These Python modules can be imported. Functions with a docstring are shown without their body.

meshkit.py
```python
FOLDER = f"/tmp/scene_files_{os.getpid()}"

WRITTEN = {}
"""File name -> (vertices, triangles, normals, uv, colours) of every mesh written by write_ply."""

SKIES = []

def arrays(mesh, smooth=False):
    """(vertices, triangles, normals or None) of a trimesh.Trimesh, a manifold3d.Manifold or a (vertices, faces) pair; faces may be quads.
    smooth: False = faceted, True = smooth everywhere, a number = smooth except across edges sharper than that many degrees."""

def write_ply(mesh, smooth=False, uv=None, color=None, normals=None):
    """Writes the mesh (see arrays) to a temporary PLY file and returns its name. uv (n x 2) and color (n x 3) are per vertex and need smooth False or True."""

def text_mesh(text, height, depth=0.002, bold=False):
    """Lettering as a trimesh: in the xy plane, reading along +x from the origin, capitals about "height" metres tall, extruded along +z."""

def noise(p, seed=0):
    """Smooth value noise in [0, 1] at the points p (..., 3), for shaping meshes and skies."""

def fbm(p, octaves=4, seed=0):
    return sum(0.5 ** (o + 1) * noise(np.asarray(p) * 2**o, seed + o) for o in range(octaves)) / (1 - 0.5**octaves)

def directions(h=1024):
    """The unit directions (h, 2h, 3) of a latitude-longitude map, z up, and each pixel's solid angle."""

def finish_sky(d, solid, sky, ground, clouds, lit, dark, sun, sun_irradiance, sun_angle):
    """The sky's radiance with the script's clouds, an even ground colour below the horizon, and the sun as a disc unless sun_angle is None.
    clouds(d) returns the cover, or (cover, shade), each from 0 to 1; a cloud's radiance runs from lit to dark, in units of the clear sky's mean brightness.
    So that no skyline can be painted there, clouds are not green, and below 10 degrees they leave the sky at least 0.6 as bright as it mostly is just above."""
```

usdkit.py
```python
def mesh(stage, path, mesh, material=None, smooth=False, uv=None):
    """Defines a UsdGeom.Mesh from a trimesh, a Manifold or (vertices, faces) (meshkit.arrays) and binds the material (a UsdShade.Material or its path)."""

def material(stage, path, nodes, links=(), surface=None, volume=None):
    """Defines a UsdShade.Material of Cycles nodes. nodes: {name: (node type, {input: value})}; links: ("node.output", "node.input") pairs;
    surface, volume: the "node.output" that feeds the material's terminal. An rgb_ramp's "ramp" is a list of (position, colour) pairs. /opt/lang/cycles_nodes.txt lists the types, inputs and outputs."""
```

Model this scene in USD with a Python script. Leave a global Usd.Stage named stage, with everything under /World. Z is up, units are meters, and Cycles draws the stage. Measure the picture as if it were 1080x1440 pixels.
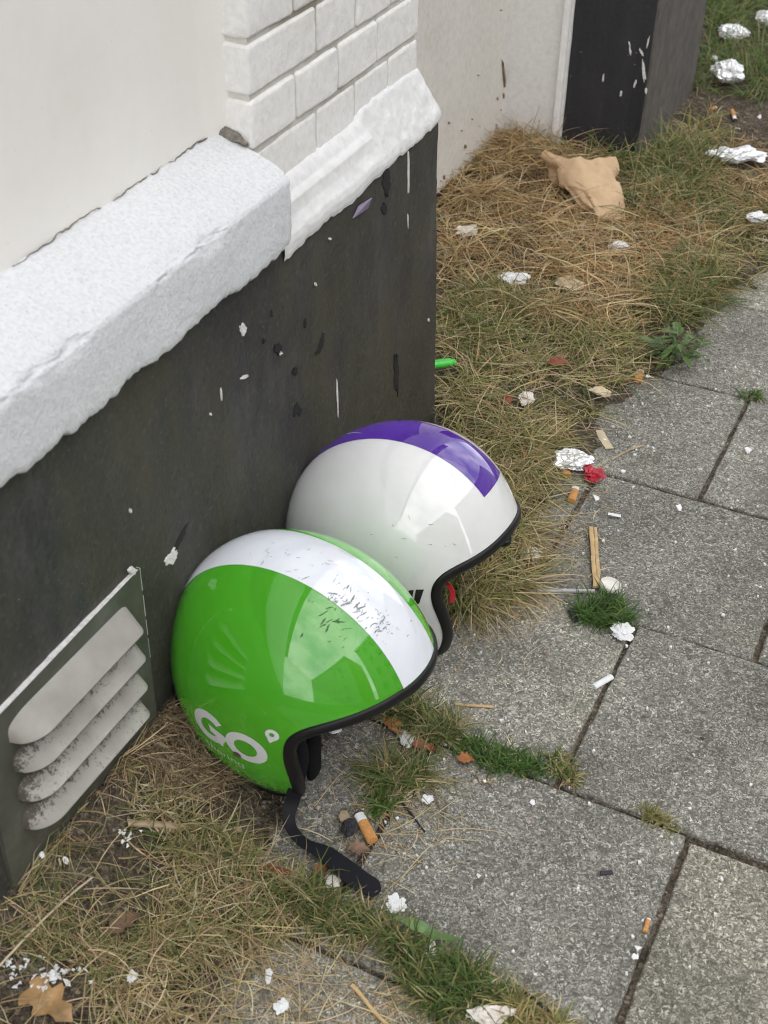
import math
import numpy as np
import trimesh
import manifold3d as m3
import usdkit
import meshkit
from pxr import Usd, UsdGeom, UsdLux, UsdShade, Gf, Sdf, Vt
from shapely.geometry import Polygon, Point, MultiPolygon, box as sbox
from shapely.ops import unary_union
from shapely import affinity
import shapely
from scipy.interpolate import CubicSpline
from scipy.spatial.transform import Rotation as Rn

stage = Usd.Stage.CreateInMemory()
UsdGeom.Xform.Define(stage, '/World')
UsdGeom.Scope.Define(stage, '/World/Looks')

# ---------------------------------------------------------------- camera, sky, sun, exposure
F_PX, CAM_H = 1877.8, 1.1304                      # focal length in photo pixels (1080 wide), eye height
MW = np.array([[0.90926, 0.41578, 0.01934], [-0.26522, 0.54300, 0.79677], [-0.32079, 0.72960, -0.60399]])
q_, r_ = np.linalg.qr(MW.T)
MW = (q_ * np.sign(np.diag(r_))).T
CAM = np.array([0, 0, CAM_H])
cam = UsdGeom.Camera.Define(stage, '/World/camera')
cam.CreateHorizontalApertureAttr(36.0)
cam.CreateVerticalApertureAttr(48.0)
cam.CreateFocalLengthAttr(36.0 * F_PX / 1080)
cam.CreateClippingRangeAttr(Gf.Vec2f(0.02, 1000))
cam.CreateFStopAttr(13.0)
cam.CreateFocusDistanceAttr(1.72)
EXPOSURE = 0.84
cam.CreateExposureAttr(EXPOSURE)
m4 = np.eye(4)
m4[0, :3], m4[1, :3], m4[2, :3], m4[3, :3] = MW[0], MW[1], -MW[2], CAM
cam.AddTransformOp().Set(Gf.Matrix4d(m4.tolist()))

SUN = np.array([0.62, -0.30, 1.05]); SUN = SUN / np.linalg.norm(SUN)
elev, rot = math.asin(SUN[2]), math.atan2(SUN[0], SUN[1])
sky_mat = usdkit.material(stage, '/World/Looks/sky_air', {
    'sky': ('sky_texture', {'sky_type': 'single_scattering', 'sun_disc': False, 'sun_elevation': elev, 'sun_rotation': rot}),
    'tc': ('texture_coordinate', {}),
    'n': ('noise_texture', {'scale': 2.6, 'detail': 7.0, 'roughness': 0.58}),
    'r': ('rgb_ramp', {'ramp': [(0.36, (0.25, 0.25, 0.25)), (0.60, (1, 1, 1))]}),
    'cl': ('rgb_ramp', {'ramp': [(0.35, (9.2, 9.25, 9.4)), (0.75, (14.8, 14.5, 14.2))]}),
    'mx': ('mix', {}),
    'bg': ('background_shader', {'strength': 0.115}),
}, [('tc.generated', 'n.vector'), ('n.fac', 'r.fac'), ('n.fac', 'cl.fac'), ('r.color', 'mx.fac'), ('sky.color', 'mx.color1'),
    ('cl.color', 'mx.color2'), ('mx.color', 'bg.color')], surface='bg.background')
dome = UsdLux.DomeLight.Define(stage, '/World/sky')
dome.CreateIntensityAttr(1.0)
UsdShade.MaterialBindingAPI.Apply(dome.GetPrim()).Bind(sky_mat)
dome.GetPrim().SetCustomDataByKey('label', 'pale cloudy daylight sky above the street')
dome.GetPrim().SetCustomDataByKey('kind', 'structure')
sun = UsdLux.DistantLight.Define(stage, '/World/sun')
sun.CreateIntensityAttr(0.20)
sun.CreateAngleAttr(100.0)
sun.CreateColorAttr(Gf.Vec3f(1.0, 0.97, 0.92))
sun.GetPrim().CreateAttribute('inputs:normalize', Sdf.ValueTypeNames.Bool).Set(True)
zax = SUN
xax = np.cross([0, 0, 1.0], zax); xax /= np.linalg.norm(xax)
yax = np.cross(zax, xax)
ms = np.eye(4); ms[0, :3], ms[1, :3], ms[2, :3] = xax, yax, zax
sun.AddTransformOp().Set(Gf.Matrix4d(ms.tolist()))


# ---------------------------------------------------------------- helpers
def ray(px):
    return np.array([(px[0] - 540) / F_PX, (720 - px[1]) / F_PX, 1.0]) @ MW


def unit(v):
    return v / np.linalg.norm(v, axis=-1, keepdims=True)


def on_z(px, z=0.0):
    d = ray(px); return CAM + (z - CAM_H) / d[2] * d


def on_x(px, x):
    d = ray(px); return CAM + x / d[0] * d


def on_y(px, y):
    d = ray(px); return CAM + y / d[1] * d


X0 = -0.628                                        # street face of the black plinth
used = {}


def numbered(name, parent):
    k = (parent, name)
    used[k] = used.get(k, 0) + 1
    n = used[k] - 1
    return name if n == 0 else '%s_%03d' % (name, n)


def tag(prim, label=None, cat=None, group=None, kind=None):
    for k, v in (('label', label), ('category', cat), ('group', group), ('kind', kind)):
        if v:
            prim.SetCustomDataByKey(k, v)
    return prim


def obj(name, mesh, mat, parent='/World', smooth=False, col=None, loc=None, normals=None):
    parent = str(parent.GetPath()) if hasattr(parent, 'GetPath') else parent
    path = parent + '/' + numbered(name, parent)
    m = usdkit.mesh(stage, path, mesh, mat, smooth=smooth)
    if normals is not None:
        m.CreateNormalsAttr(Vt.Vec3fArray.FromNumpy(np.asarray(normals, np.float32)))
        m.SetNormalsInterpolation('vertex')
    if col is not None:
        UsdGeom.PrimvarsAPI(m).CreatePrimvar('col', Sdf.ValueTypeNames.Color3fArray, 'vertex').Set(Vt.Vec3fArray.FromNumpy(np.asarray(col, np.float32)))
    if loc is not None:
        m.AddTranslateOp().Set(Gf.Vec3d(*map(float, loc)))
    return m.GetPrim()


def empty(name, loc=(0, 0, 0), rz=0.0):
    path = '/World/' + numbered(name, '/World')
    x = UsdGeom.Xform.Define(stage, path)
    x.AddTranslateOp().Set(Gf.Vec3d(*map(float, loc)))
    x.AddRotateZOp().Set(float(rz))
    return x.GetPrim()


def mat(name, nodes, links, surface='p.BSDF'):
    return usdkit.material(stage, '/World/Looks/' + name, nodes, links, surface=surface)


def plain(name, color, rough=0.6, **kw):
    """one colour broken by fine noise and a little grain"""
    sc = kw.pop('scale', 60.0); var = kw.pop('var', 0.25); bump = kw.pop('bump', 0.15)
    c = np.array(color, float)
    return mat(name, {
        'g': ('geometry', {}), 'n': ('noise_texture', {'scale': sc, 'detail': 5.0, 'roughness': 0.6}),
        'r': ('rgb_ramp', {'ramp': [(0.3, tuple(c * (1 - var))), (0.7, tuple(np.minimum(c * (1 + var), 0.95)))]}),
        'b': ('bump', {'strength': bump, 'distance': 0.002}),
        'p': ('principled_bsdf', {'roughness': rough, **kw})},
        [('g.position', 'n.vector'), ('n.fac', 'r.fac'), ('r.color', 'p.base_color'), ('n.fac', 'b.height'), ('b.normal', 'p.normal')])


def grid_faces(nu, nv, closed_u=False):
    i, j = np.meshgrid(np.arange(nu if closed_u else nu - 1), np.arange(nv - 1), indexing='ij')
    a = i * nv + j; b = ((i + 1) % nu) * nv + j
    q = np.stack([a, b, b + 1, a + 1], -1).reshape(-1, 4)
    return np.vstack([q[:, [0, 1, 2]], q[:, [0, 2, 3]]])


def grid_mesh(P, closed_u=False, flip=False):
    nu, nv = P.shape[:2]
    f = grid_faces(nu, nv, closed_u)
    return P.reshape(-1, 3), (f[:, ::-1] if flip else f)


def join(parts):
    vs, fs, n = [], [], 0
    for v, f in parts:
        vs.append(v); fs.append(np.asarray(f) + n); n += len(v)
    return np.vstack(vs), np.vstack(fs)


def tm(p):
    return trimesh.Trimesh(p[0], p[1], process=False)


# ---------------------------------------------------------------- ground heights
poly_low = np.array([on_z(p)[:2] for p in [(-160, 1420), (-20, 1300), (15, 1262), (100, 1150), (240, 985), (290, 1045), (325, 1100), (300, 1140), (345, 1175), (430, 1240), (425, 1290), (370, 1340), (320, 1400), (250, 1520), (100, 1700), (-200, 1700)]])
strip0 = np.array([on_z(p)[:2] for p in [(400, 1235), (470, 1250), (560, 1300), (650, 1345), (770, 1425), (900, 1500), (860, 1540), (700, 1440), (600, 1370), (500, 1330), (410, 1290)]])
poly_up = np.array([on_z(p)[:2] for p in [(590, 560), (640, 700), (610, 840), (660, 860), (742, 815), (765, 705), (805, 660), (850, 600), (872, 565), (905, 528), (985, 500), (1005, 430), (1080, 395), (1230, 350), (1330, 240), (1250, -120)]]
                   + [np.array([-0.6, 4.6]), np.array([-1.2, 4.6]), np.array([-1.2, 1.62])])


def sdist(poly, x, y):
    """signed distance, positive inside"""
    P = Polygon(poly)
    pts = shapely.points(np.ravel(x), np.ravel(y))
    d = shapely.distance(P.exterior, pts)
    return np.where(shapely.contains(P, pts), d, -d).reshape(np.shape(x))


def mound(x, y):
    d = np.maximum(np.asarray(x) - X0, 0)
    along = np.interp(y, [0.2, 0.5, 0.72, 0.9, 1.05, 1.25], [0.07, 0.078, 0.08, 0.074, 0.03, 0.004])
    return along * np.exp(-(d / 0.075) ** 1.6)


def soil_cover(x, y):
    x, y = np.asarray(x, float), np.asarray(y, float)
    p = np.stack([x * 22, y * 22, np.zeros_like(x)], -1)
    n = (meshkit.fbm(p, 4, 3) - 0.5) * 0.07
    d = np.maximum.reduce([sdist(poly_low, x, y), sdist(poly_up, x, y), sdist(strip0, x, y) - 0.012])
    c = np.clip((d + n + 0.004) / 0.035, 0, 1)
    c = c * c * (3 - 2 * c)
    return np.maximum(c, np.clip(mound(x, y) / 0.012, 0, 1))


def ground_z(x, y):
    x, y = np.asarray(x, float), np.asarray(y, float)
    p = np.stack([x, y, np.zeros_like(x)], -1)
    rough = (meshkit.fbm(p * 45, 4, 8) - 0.5) * 0.014
    c = soil_cover(x, y)
    base = -0.0052 + (meshkit.fbm(p * 60, 3, 5) - 0.5) * 0.003
    up = 0.006 + rough + mound(x, y) + 0.02 * np.clip((y - 2.2) / 0.6, 0, 1) * np.exp(-np.clip((x + 0.93) / 0.3, 0, 9))
    return base * (1 - c) + up * c


GX = np.linspace(-0.96, 0.75, 240); GY = np.linspace(0.25, 4.6, 560)
gx, gy = np.meshgrid(GX, GY, indexing='ij')
GZ = ground_z(gx, gy)
GC = soil_cover(gx, gy)
from scipy.interpolate import RegularGridInterpolator
_gi = RegularGridInterpolator((GX, GY), GZ, bounds_error=False, fill_value=-0.008)
_ci = RegularGridInterpolator((GX, GY), GC, bounds_error=False, fill_value=0.0)


def gz(x, y):
    """what lies underfoot: soil where it covers, else the slab tops at z = 0"""
    p = np.stack([np.asarray(x, float), np.asarray(y, float)], -1)
    return np.maximum(_gi(p), 0.0)


def at(px, lift=0.0):
    p = on_z(px)
    for _ in range(12):
        p = on_z(px, float(np.ravel(gz(p[0], p[1]))[0]) + lift)
    return p


def mpp(p):
    """metres per photo pixel at a point"""
    return float((np.asarray(p) - CAM) @ MW[2]) / F_PX


# ---------------------------------------------------------------- materials
def specks(name, vec_scale, lo, hi):
    return


M = {}
M['soil'] = mat('soil', {
    'g': ('geometry', {}), 'n': ('noise_texture', {'scale': 34.0, 'detail': 9.0, 'roughness': 0.72}),
    'n2': ('noise_texture', {'scale': 420.0, 'detail': 3.0, 'roughness': 0.8}),
    'v': ('voronoi_texture', {'scale': 260.0}), 'vs': ('separate_color', {}),
    'r': ('rgb_ramp', {'ramp': [(0.30, (0.055, 0.045, 0.035)), (0.5, (0.125, 0.106, 0.084)), (0.66, (0.215, 0.19, 0.155))]}),
    'rv': ('rgb_ramp', {'ramp': [(0.0, (0.55, 0.53, 0.50)), (0.55, (0.95, 0.94, 0.92)), (0.88, (1.25, 1.22, 1.16)), (1.0, (2.2, 2.15, 2.0))]}),
    'r2': ('rgb_ramp', {'ramp': [(0.35, (0.45, 0.45, 0.45)), (0.65, (1.45, 1.4, 1.35))]}),
    'mx': ('mix', {'mix_type': 'multiply', 'fac': 1.0}), 'm2': ('mix', {'mix_type': 'multiply', 'fac': 1.0}),
    'ad': ('math', {'math_type': 'add'}),
    'b': ('bump', {'strength': 0.9, 'distance': 0.005}),
    'p': ('principled_bsdf', {'roughness': 0.95, 'specular_ior_level': 0.2})},
    [('g.position', 'n.vector'), ('g.position', 'n2.vector'), ('g.position', 'v.vector'), ('n.fac', 'r.fac'), ('n2.fac', 'r2.fac'), ('r.color', 'mx.color1'), ('r2.color', 'mx.color2'),
     ('v.color', 'vs.color'), ('vs.r', 'rv.fac'), ('mx.color', 'm2.color1'), ('rv.color', 'm2.color2'),
     ('m2.color', 'p.base_color'), ('n2.fac', 'ad.value1'), ('v.distance', 'ad.value2'), ('ad.value', 'b.height'), ('b.normal', 'p.normal')])

def slab_mat(name, tint):
    return mat(name, {
    'g': ('geometry', {}), 'oi': ('object_info', {}), 
    'warp': ('noise_texture', {'scale': 120.0, 'detail': 2.0}),
    'wm': ('mix', {'mix_type': 'linear_light', 'fac': 0.012}),
    'v': ('voronoi_texture', {'scale': 390.0}), 'sep': ('separate_color', {}),
    'n': ('noise_texture', {'scale': 300.0, 'detail': 3.0, 'roughness': 0.72, 'distortion': 0.6}),
    'big': ('noise_texture', {'scale': 7.0, 'detail': 6.0, 'roughness': 0.62}),
    'rg': ('rgb_ramp', {'ramp': [(0.0, (0.112, 0.110, 0.100)), (0.40, (0.180, 0.176, 0.158)), (0.72, (0.275, 0.268, 0.243)), (0.92, (0.43, 0.42, 0.38)), (1.0, (0.62, 0.61, 0.56))]}),
    'rn': ('rgb_ramp', {'ramp': [(0.32, (0.62, 0.62, 0.61)), (0.5, (0.97, 0.97, 0.955)), (0.68, (1.38, 1.37, 1.31))]}),
    'rb': ('rgb_ramp', {'ramp': [(0.3, (0.66, 0.665, 0.64)), (0.5, (0.93, 0.93, 0.92)), (0.72, (1.16, 1.15, 1.12))]}),
    'm1': ('mix', {'mix_type': 'multiply', 'fac': 1.0}), 'm2': ('mix', {'mix_type': 'multiply', 'fac': 1.0}),
    'rr': ('rgb_ramp', {'ramp': [(0.0, tint), (1.0, tint)]}), 'm3': ('mix', {'mix_type': 'multiply', 'fac': 1.0}),
    # moss and dirt patches
    'gn': ('noise_texture', {'scale': 5.0, 'detail': 8.0, 'roughness': 0.7}),
    'gr': ('rgb_ramp', {'ramp': [(0.55, (0, 0, 0)), (0.75, (0.45, 0.45, 0.45))]}),
    'm4': ('mix', {'color2': (0.075, 0.08, 0.04)}),
    'b': ('bump', {'strength': 0.55, 'distance': 0.0015}),
    'p': ('principled_bsdf', {'roughness': 0.88, 'specular_ior_level': 0.3})},
    [('g.position', 'warp.vector'), ('g.position', 'wm.color1'), ('warp.color', 'wm.color2'), ('wm.color', 'v.vector'), ('g.position', 'n.vector'),
     ('g.position', 'big.vector'), ('g.position', 'gn.vector'), ('v.color', 'sep.color'), ('sep.r', 'rg.fac'), ('n.fac', 'rn.fac'), ('big.fac', 'rb.fac'),
     ('rg.color', 'm1.color1'), ('rn.color', 'm1.color2'), ('m1.color', 'm2.color1'), ('rb.color', 'm2.color2'), ('oi.random', 'rr.fac'), ('m2.color', 'm3.color1'), ('rr.color', 'm3.color2'),
     ('m3.color', 'm4.color1'), ('gn.fac', 'gr.fac'), ('gr.color', 'm4.fac'), ('m4.color', 'p.base_color'), ('n.fac', 'b.height'), ('b.normal', 'p.normal')])

SLABS = [slab_mat('slab_concrete_%s' % n_, t_) for n_, t_ in (('plain', (1, 1, 1)), ('pale', (1.13, 1.12, 1.09)), ('dark', (0.86, 0.86, 0.86)), ('warm', (1.05, 1.02, 0.96)), ('mid', (0.94, 0.94, 0.93)))]

def wall_paint(name, base, dirt, dirt_lo=0.6, dirt_hi=0.8, bump=0.35, bscale=90.0, rough=0.55, dark_specks=True, spk=(70.0, 0.035, 0.06), fvar=0.10):
    nodes = {
        'g': ('geometry', {}), 'n': ('noise_texture', {'scale': 3.2, 'detail': 5.0, 'roughness': 0.55}),
        'n2': ('noise_texture', {'scale': bscale, 'detail': 5.0, 'roughness': 0.6}),
        'n3': ('noise_texture', {'scale': 310.0, 'detail': 2.0, 'roughness': 0.6}),
        'v': ('voronoi_texture', {'scale': spk[0]}),
        'r': ('rgb_ramp', {'ramp': [(0.2, tuple(np.array(base) * 0.95)), (0.5, base), (dirt_lo, tuple(np.array(base) * 0.97)), (dirt_hi, dirt)]}),
        'sp': ('rgb_ramp', {'ramp': [(0.0, (0.35, 0.34, 0.32)), (spk[1], (0.8, 0.8, 0.78)), (spk[2], (1, 1, 1))]}),
        'fn': ('rgb_ramp', {'ramp': [(0.3, (1 - fvar, 1 - fvar, 0.99 - fvar)), (0.6, (1 + fvar * 0.3,) * 3)]}),
        'm1': ('mix', {'mix_type': 'multiply', 'fac': 0.75 if dark_specks else 0.0}), 'm2': ('mix', {'mix_type': 'multiply', 'fac': 1.0}),
        'ad': ('math', {'math_type': 'multiply_add', 'value2': 0.35}),
        'b': ('bump', {'strength': bump, 'distance': 0.004}),
        'p': ('principled_bsdf', {'roughness': rough, 'specular_ior_level': 0.35})}
    return mat(name, nodes, [('g.position', 'n.vector'), ('g.position', 'n2.vector'), ('g.position', 'n3.vector'), ('g.position', 'v.vector'), ('n.fac', 'r.fac'), ('v.distance', 'sp.fac'), ('n2.fac', 'fn.fac'),
                             ('r.color', 'm1.color1'), ('sp.color', 'm1.color2'), ('m1.color', 'm2.color1'), ('fn.color', 'm2.color2'), ('m2.color', 'p.base_color'),
                             ('n3.fac', 'ad.value1'), ('n2.fac', 'ad.value3'), ('ad.value', 'b.height'), ('b.normal', 'p.normal')])


M['plaster'] = wall_paint('plaster_paint', (0.77, 0.755, 0.715), (0.64, 0.61, 0.55), bump=0.05, bscale=60.0, fvar=0.015)
M['ledge'] = wall_paint('ledge_paint', (0.655, 0.668, 0.685), (0.57, 0.56, 0.54), bump=0.36, bscale=260.0, spk=(135.0, 0.09, 0.19), fvar=0.14)
M['brick'] = wall_paint('brick_paint', (0.755, 0.75, 0.725), (0.66, 0.64, 0.59), bump=0.3, bscale=110.0, rough=0.5)
M['mortar'] = wall_paint('mortar_paint', (0.62, 0.605, 0.56), (0.28, 0.25, 0.20), 0.52, 0.68, bump=0.4)
M['cap'] = wall_paint('cap_paint', (0.69, 0.69, 0.685), (0.62, 0.60, 0.56), bump=0.3, bscale=80.0)
M['gate'] = wall_paint('gate_paint', (0.74, 0.725, 0.68), (0.56, 0.52, 0.45), 0.58, 0.78, bump=0.10)
M['jamb'] = wall_paint('jamb_paint', (0.77, 0.765, 0.75), (0.55, 0.53, 0.48), 0.56, 0.76, bump=0.25)
M['plinth'] = mat('plinth_black_paint', {
    'g': ('geometry', {}), 'mp': ('mapping', {'scale': (1, 1, 0.38)}),
    'n': ('noise_texture', {'scale': 13.0, 'detail': 10.0, 'roughness': 0.74}),
    'n2': ('noise_texture', {'scale': 170.0, 'detail': 5.0, 'roughness': 0.7}),
    'al': ('noise_texture', {'scale': 5.0, 'detail': 10.0, 'roughness': 0.70}),
    'r': ('rgb_ramp', {'ramp': [(0.3, (0.015, 0.0155, 0.017)), (0.50, (0.030, 0.030, 0.032)), (0.62, (0.052, 0.051, 0.049)), (0.75, (0.095, 0.092, 0.085))]}),
    'ra': ('rgb_ramp', {'ramp': [(0.40, (0, 0, 0)), (0.60, (0.75, 0.75, 0.75))]}),
    'm1': ('mix', {'color2': (0.049, 0.047, 0.026)}),
    'v': ('voronoi_texture', {'scale': 110.0, 'randomness': 1.0}), 'wn': ('noise_texture', {'scale': 60.0, 'detail': 2.0}), 'wm': ('mix', {'mix_type': 'linear_light', 'fac': 0.02}),
    'sp': ('rgb_ramp', {'ramp': [(0.0, (1, 1, 1)), (0.07, (0.8, 0.8, 0.8)), (0.13, (0, 0, 0))]}),
    'vs': ('separate_color', {}), 'st': ('math', {'math_type': 'greater_than', 'value2': 0.80}), 'sm': ('math', {'math_type': 'multiply'}), 'sq': ('math', {'math_type': 'multiply'}),
    'm2': ('mix', {'color2': (0.26, 0.25, 0.23)}),
    'du': ('rgb_ramp', {'ramp': [(0.54, (0, 0, 0)), (0.70, (0.42, 0.42, 0.42))]}), 'm3': ('mix', {'color2': (0.12, 0.115, 0.10)}),
    'pt': ('rgb_ramp', {'ramp': [(0.30, (0.35, 0.35, 0.35)), (0.42, (1, 1, 1))]}), 'm4': ('mix', {'mix_type': 'multiply', 'fac': 1.0}),
    'ad': ('math', {'math_type': 'multiply_add', 'value2': 0.6}),
    'b': ('bump', {'strength': 0.55, 'distance': 0.004}),
    'p': ('principled_bsdf', {'roughness': 0.58, 'specular_ior_level': 0.4})},
    [('g.position', 'mp.vector'), ('mp.vector', 'n.vector'), ('g.position', 'n2.vector'), ('mp.vector', 'al.vector'), ('g.position', 'wn.vector'), ('g.position', 'wm.color1'), ('wn.color', 'wm.color2'), ('wm.color', 'v.vector'),
     ('n.fac', 'r.fac'), ('al.fac', 'ra.fac'), ('r.color', 'm1.color1'), ('ra.color', 'm1.fac'), ('v.distance', 'sp.fac'), ('v.color', 'vs.color'), ('vs.r', 'st.value1'), ('vs.g', 'sq.value1'), ('st.value', 'sq.value2'),
     ('sp.color', 'sm.value1'), ('sq.value', 'sm.value2'), ('sm.value', 'm2.fac'), ('m1.color', 'm3.color1'), ('n2.fac', 'du.fac'), ('du.color', 'm3.fac'), ('n2.fac', 'pt.fac'), ('m3.color', 'm4.color1'), ('pt.color', 'm4.color2'),
     ('m4.color', 'm2.color1'), ('m2.color', 'p.base_color'), ('n2.fac', 'ad.value1'), ('n.fac', 'ad.value3'), ('ad.value', 'b.height'), ('b.normal', 'p.normal')])
M['pier'] = mat('pier_black_paint', {
    'g': ('geometry', {}), 'mp': ('mapping', {'scale': (1, 1, 0.22)}),
    'n': ('noise_texture', {'scale': 14.0, 'detail': 8.0, 'roughness': 0.68}), 'n2': ('noise_texture', {'scale': 120.0, 'detail': 4.0}),
    'r': ('rgb_ramp', {'ramp': [(0.3, (0.013, 0.0135, 0.016)), (0.6, (0.028, 0.028, 0.031)), (0.8, (0.07, 0.068, 0.065))]}),
    'v': ('voronoi_texture', {'scale': 60.0}), 'sp': ('rgb_ramp', {'ramp': [(0.0, (1, 1, 1)), (0.05, (0.7, 0.7, 0.7)), (0.075, (0, 0, 0))]}),
    'vs': ('separate_color', {}), 'st': ('math', {'math_type': 'greater_than', 'value2': 0.7}), 'sm': ('math', {'math_type': 'multiply'}),
    'm2': ('mix', {'color2': (0.38, 0.37, 0.36)}), 'b': ('bump', {'strength': 0.4, 'distance': 0.003}),
    'p': ('principled_bsdf', {'roughness': 0.6, 'specular_ior_level': 0.4})},
    [('g.position', 'mp.vector'), ('mp.vector', 'n.vector'), ('g.position', 'n2.vector'), ('g.position', 'v.vector'), ('n.fac', 'r.fac'), ('v.distance', 'sp.fac'), ('v.color', 'vs.color'),
     ('vs.r', 'st.value1'), ('sp.color', 'sm.value1'), ('st.value', 'sm.value2'), ('sm.value', 'm2.fac'), ('r.color', 'm2.color1'), ('m2.color', 'p.base_color'), ('n2.fac', 'b.height'), ('b.normal', 'p.normal')])
M['pier_worn'] = plain('pier_worn_paint', (0.085, 0.078, 0.070), 0.75, scale=30.0, var=0.35)
M['plate'] = mat('vent_plate_paint', {
    'g': ('geometry', {}), 'n': ('noise_texture', {'scale': 14.0, 'detail': 8.0, 'roughness': 0.65}), 'n2': ('noise_texture', {'scale': 200.0, 'detail': 3.0}),
    'r': ('rgb_ramp', {'ramp': [(0.3, (0.035, 0.038, 0.028)), (0.55, (0.075, 0.077, 0.062)), (0.75, (0.13, 0.128, 0.112))]}),
    'b': ('bump', {'strength': 0.25, 'distance': 0.002}), 'p': ('principled_bsdf', {'roughness': 0.5})},
    [('g.position', 'n.vector'), ('g.position', 'n2.vector'), ('n.fac', 'r.fac'), ('r.color', 'p.base_color'), ('n2.fac', 'b.height'), ('b.normal', 'p.normal')])


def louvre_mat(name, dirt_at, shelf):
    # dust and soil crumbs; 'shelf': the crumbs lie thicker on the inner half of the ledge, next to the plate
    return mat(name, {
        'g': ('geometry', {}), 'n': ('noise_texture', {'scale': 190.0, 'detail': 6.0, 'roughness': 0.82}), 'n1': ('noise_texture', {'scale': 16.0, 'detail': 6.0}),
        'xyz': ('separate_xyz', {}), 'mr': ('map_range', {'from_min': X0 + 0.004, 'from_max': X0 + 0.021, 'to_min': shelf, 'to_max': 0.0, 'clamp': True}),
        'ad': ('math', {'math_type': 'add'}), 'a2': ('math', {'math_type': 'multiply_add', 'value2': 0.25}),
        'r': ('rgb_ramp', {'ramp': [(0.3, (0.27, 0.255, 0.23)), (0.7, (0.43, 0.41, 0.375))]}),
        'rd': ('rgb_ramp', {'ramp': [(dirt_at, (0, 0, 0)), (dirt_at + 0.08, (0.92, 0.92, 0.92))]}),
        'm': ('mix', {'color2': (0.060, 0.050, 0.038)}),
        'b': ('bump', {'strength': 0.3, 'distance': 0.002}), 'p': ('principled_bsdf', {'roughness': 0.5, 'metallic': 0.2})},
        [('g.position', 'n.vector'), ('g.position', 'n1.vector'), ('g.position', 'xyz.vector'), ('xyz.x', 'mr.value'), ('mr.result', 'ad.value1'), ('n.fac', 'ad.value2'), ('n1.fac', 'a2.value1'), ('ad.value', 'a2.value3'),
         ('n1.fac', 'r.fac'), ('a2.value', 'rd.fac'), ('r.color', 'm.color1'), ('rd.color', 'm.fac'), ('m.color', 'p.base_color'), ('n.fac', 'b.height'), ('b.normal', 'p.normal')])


M['louvre'] = louvre_mat('louvre_dusty_metal', 0.80, 0.03)
M['louvre_dirty'] = louvre_mat('louvre_soiled_metal', 0.72, 0.27)


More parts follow.
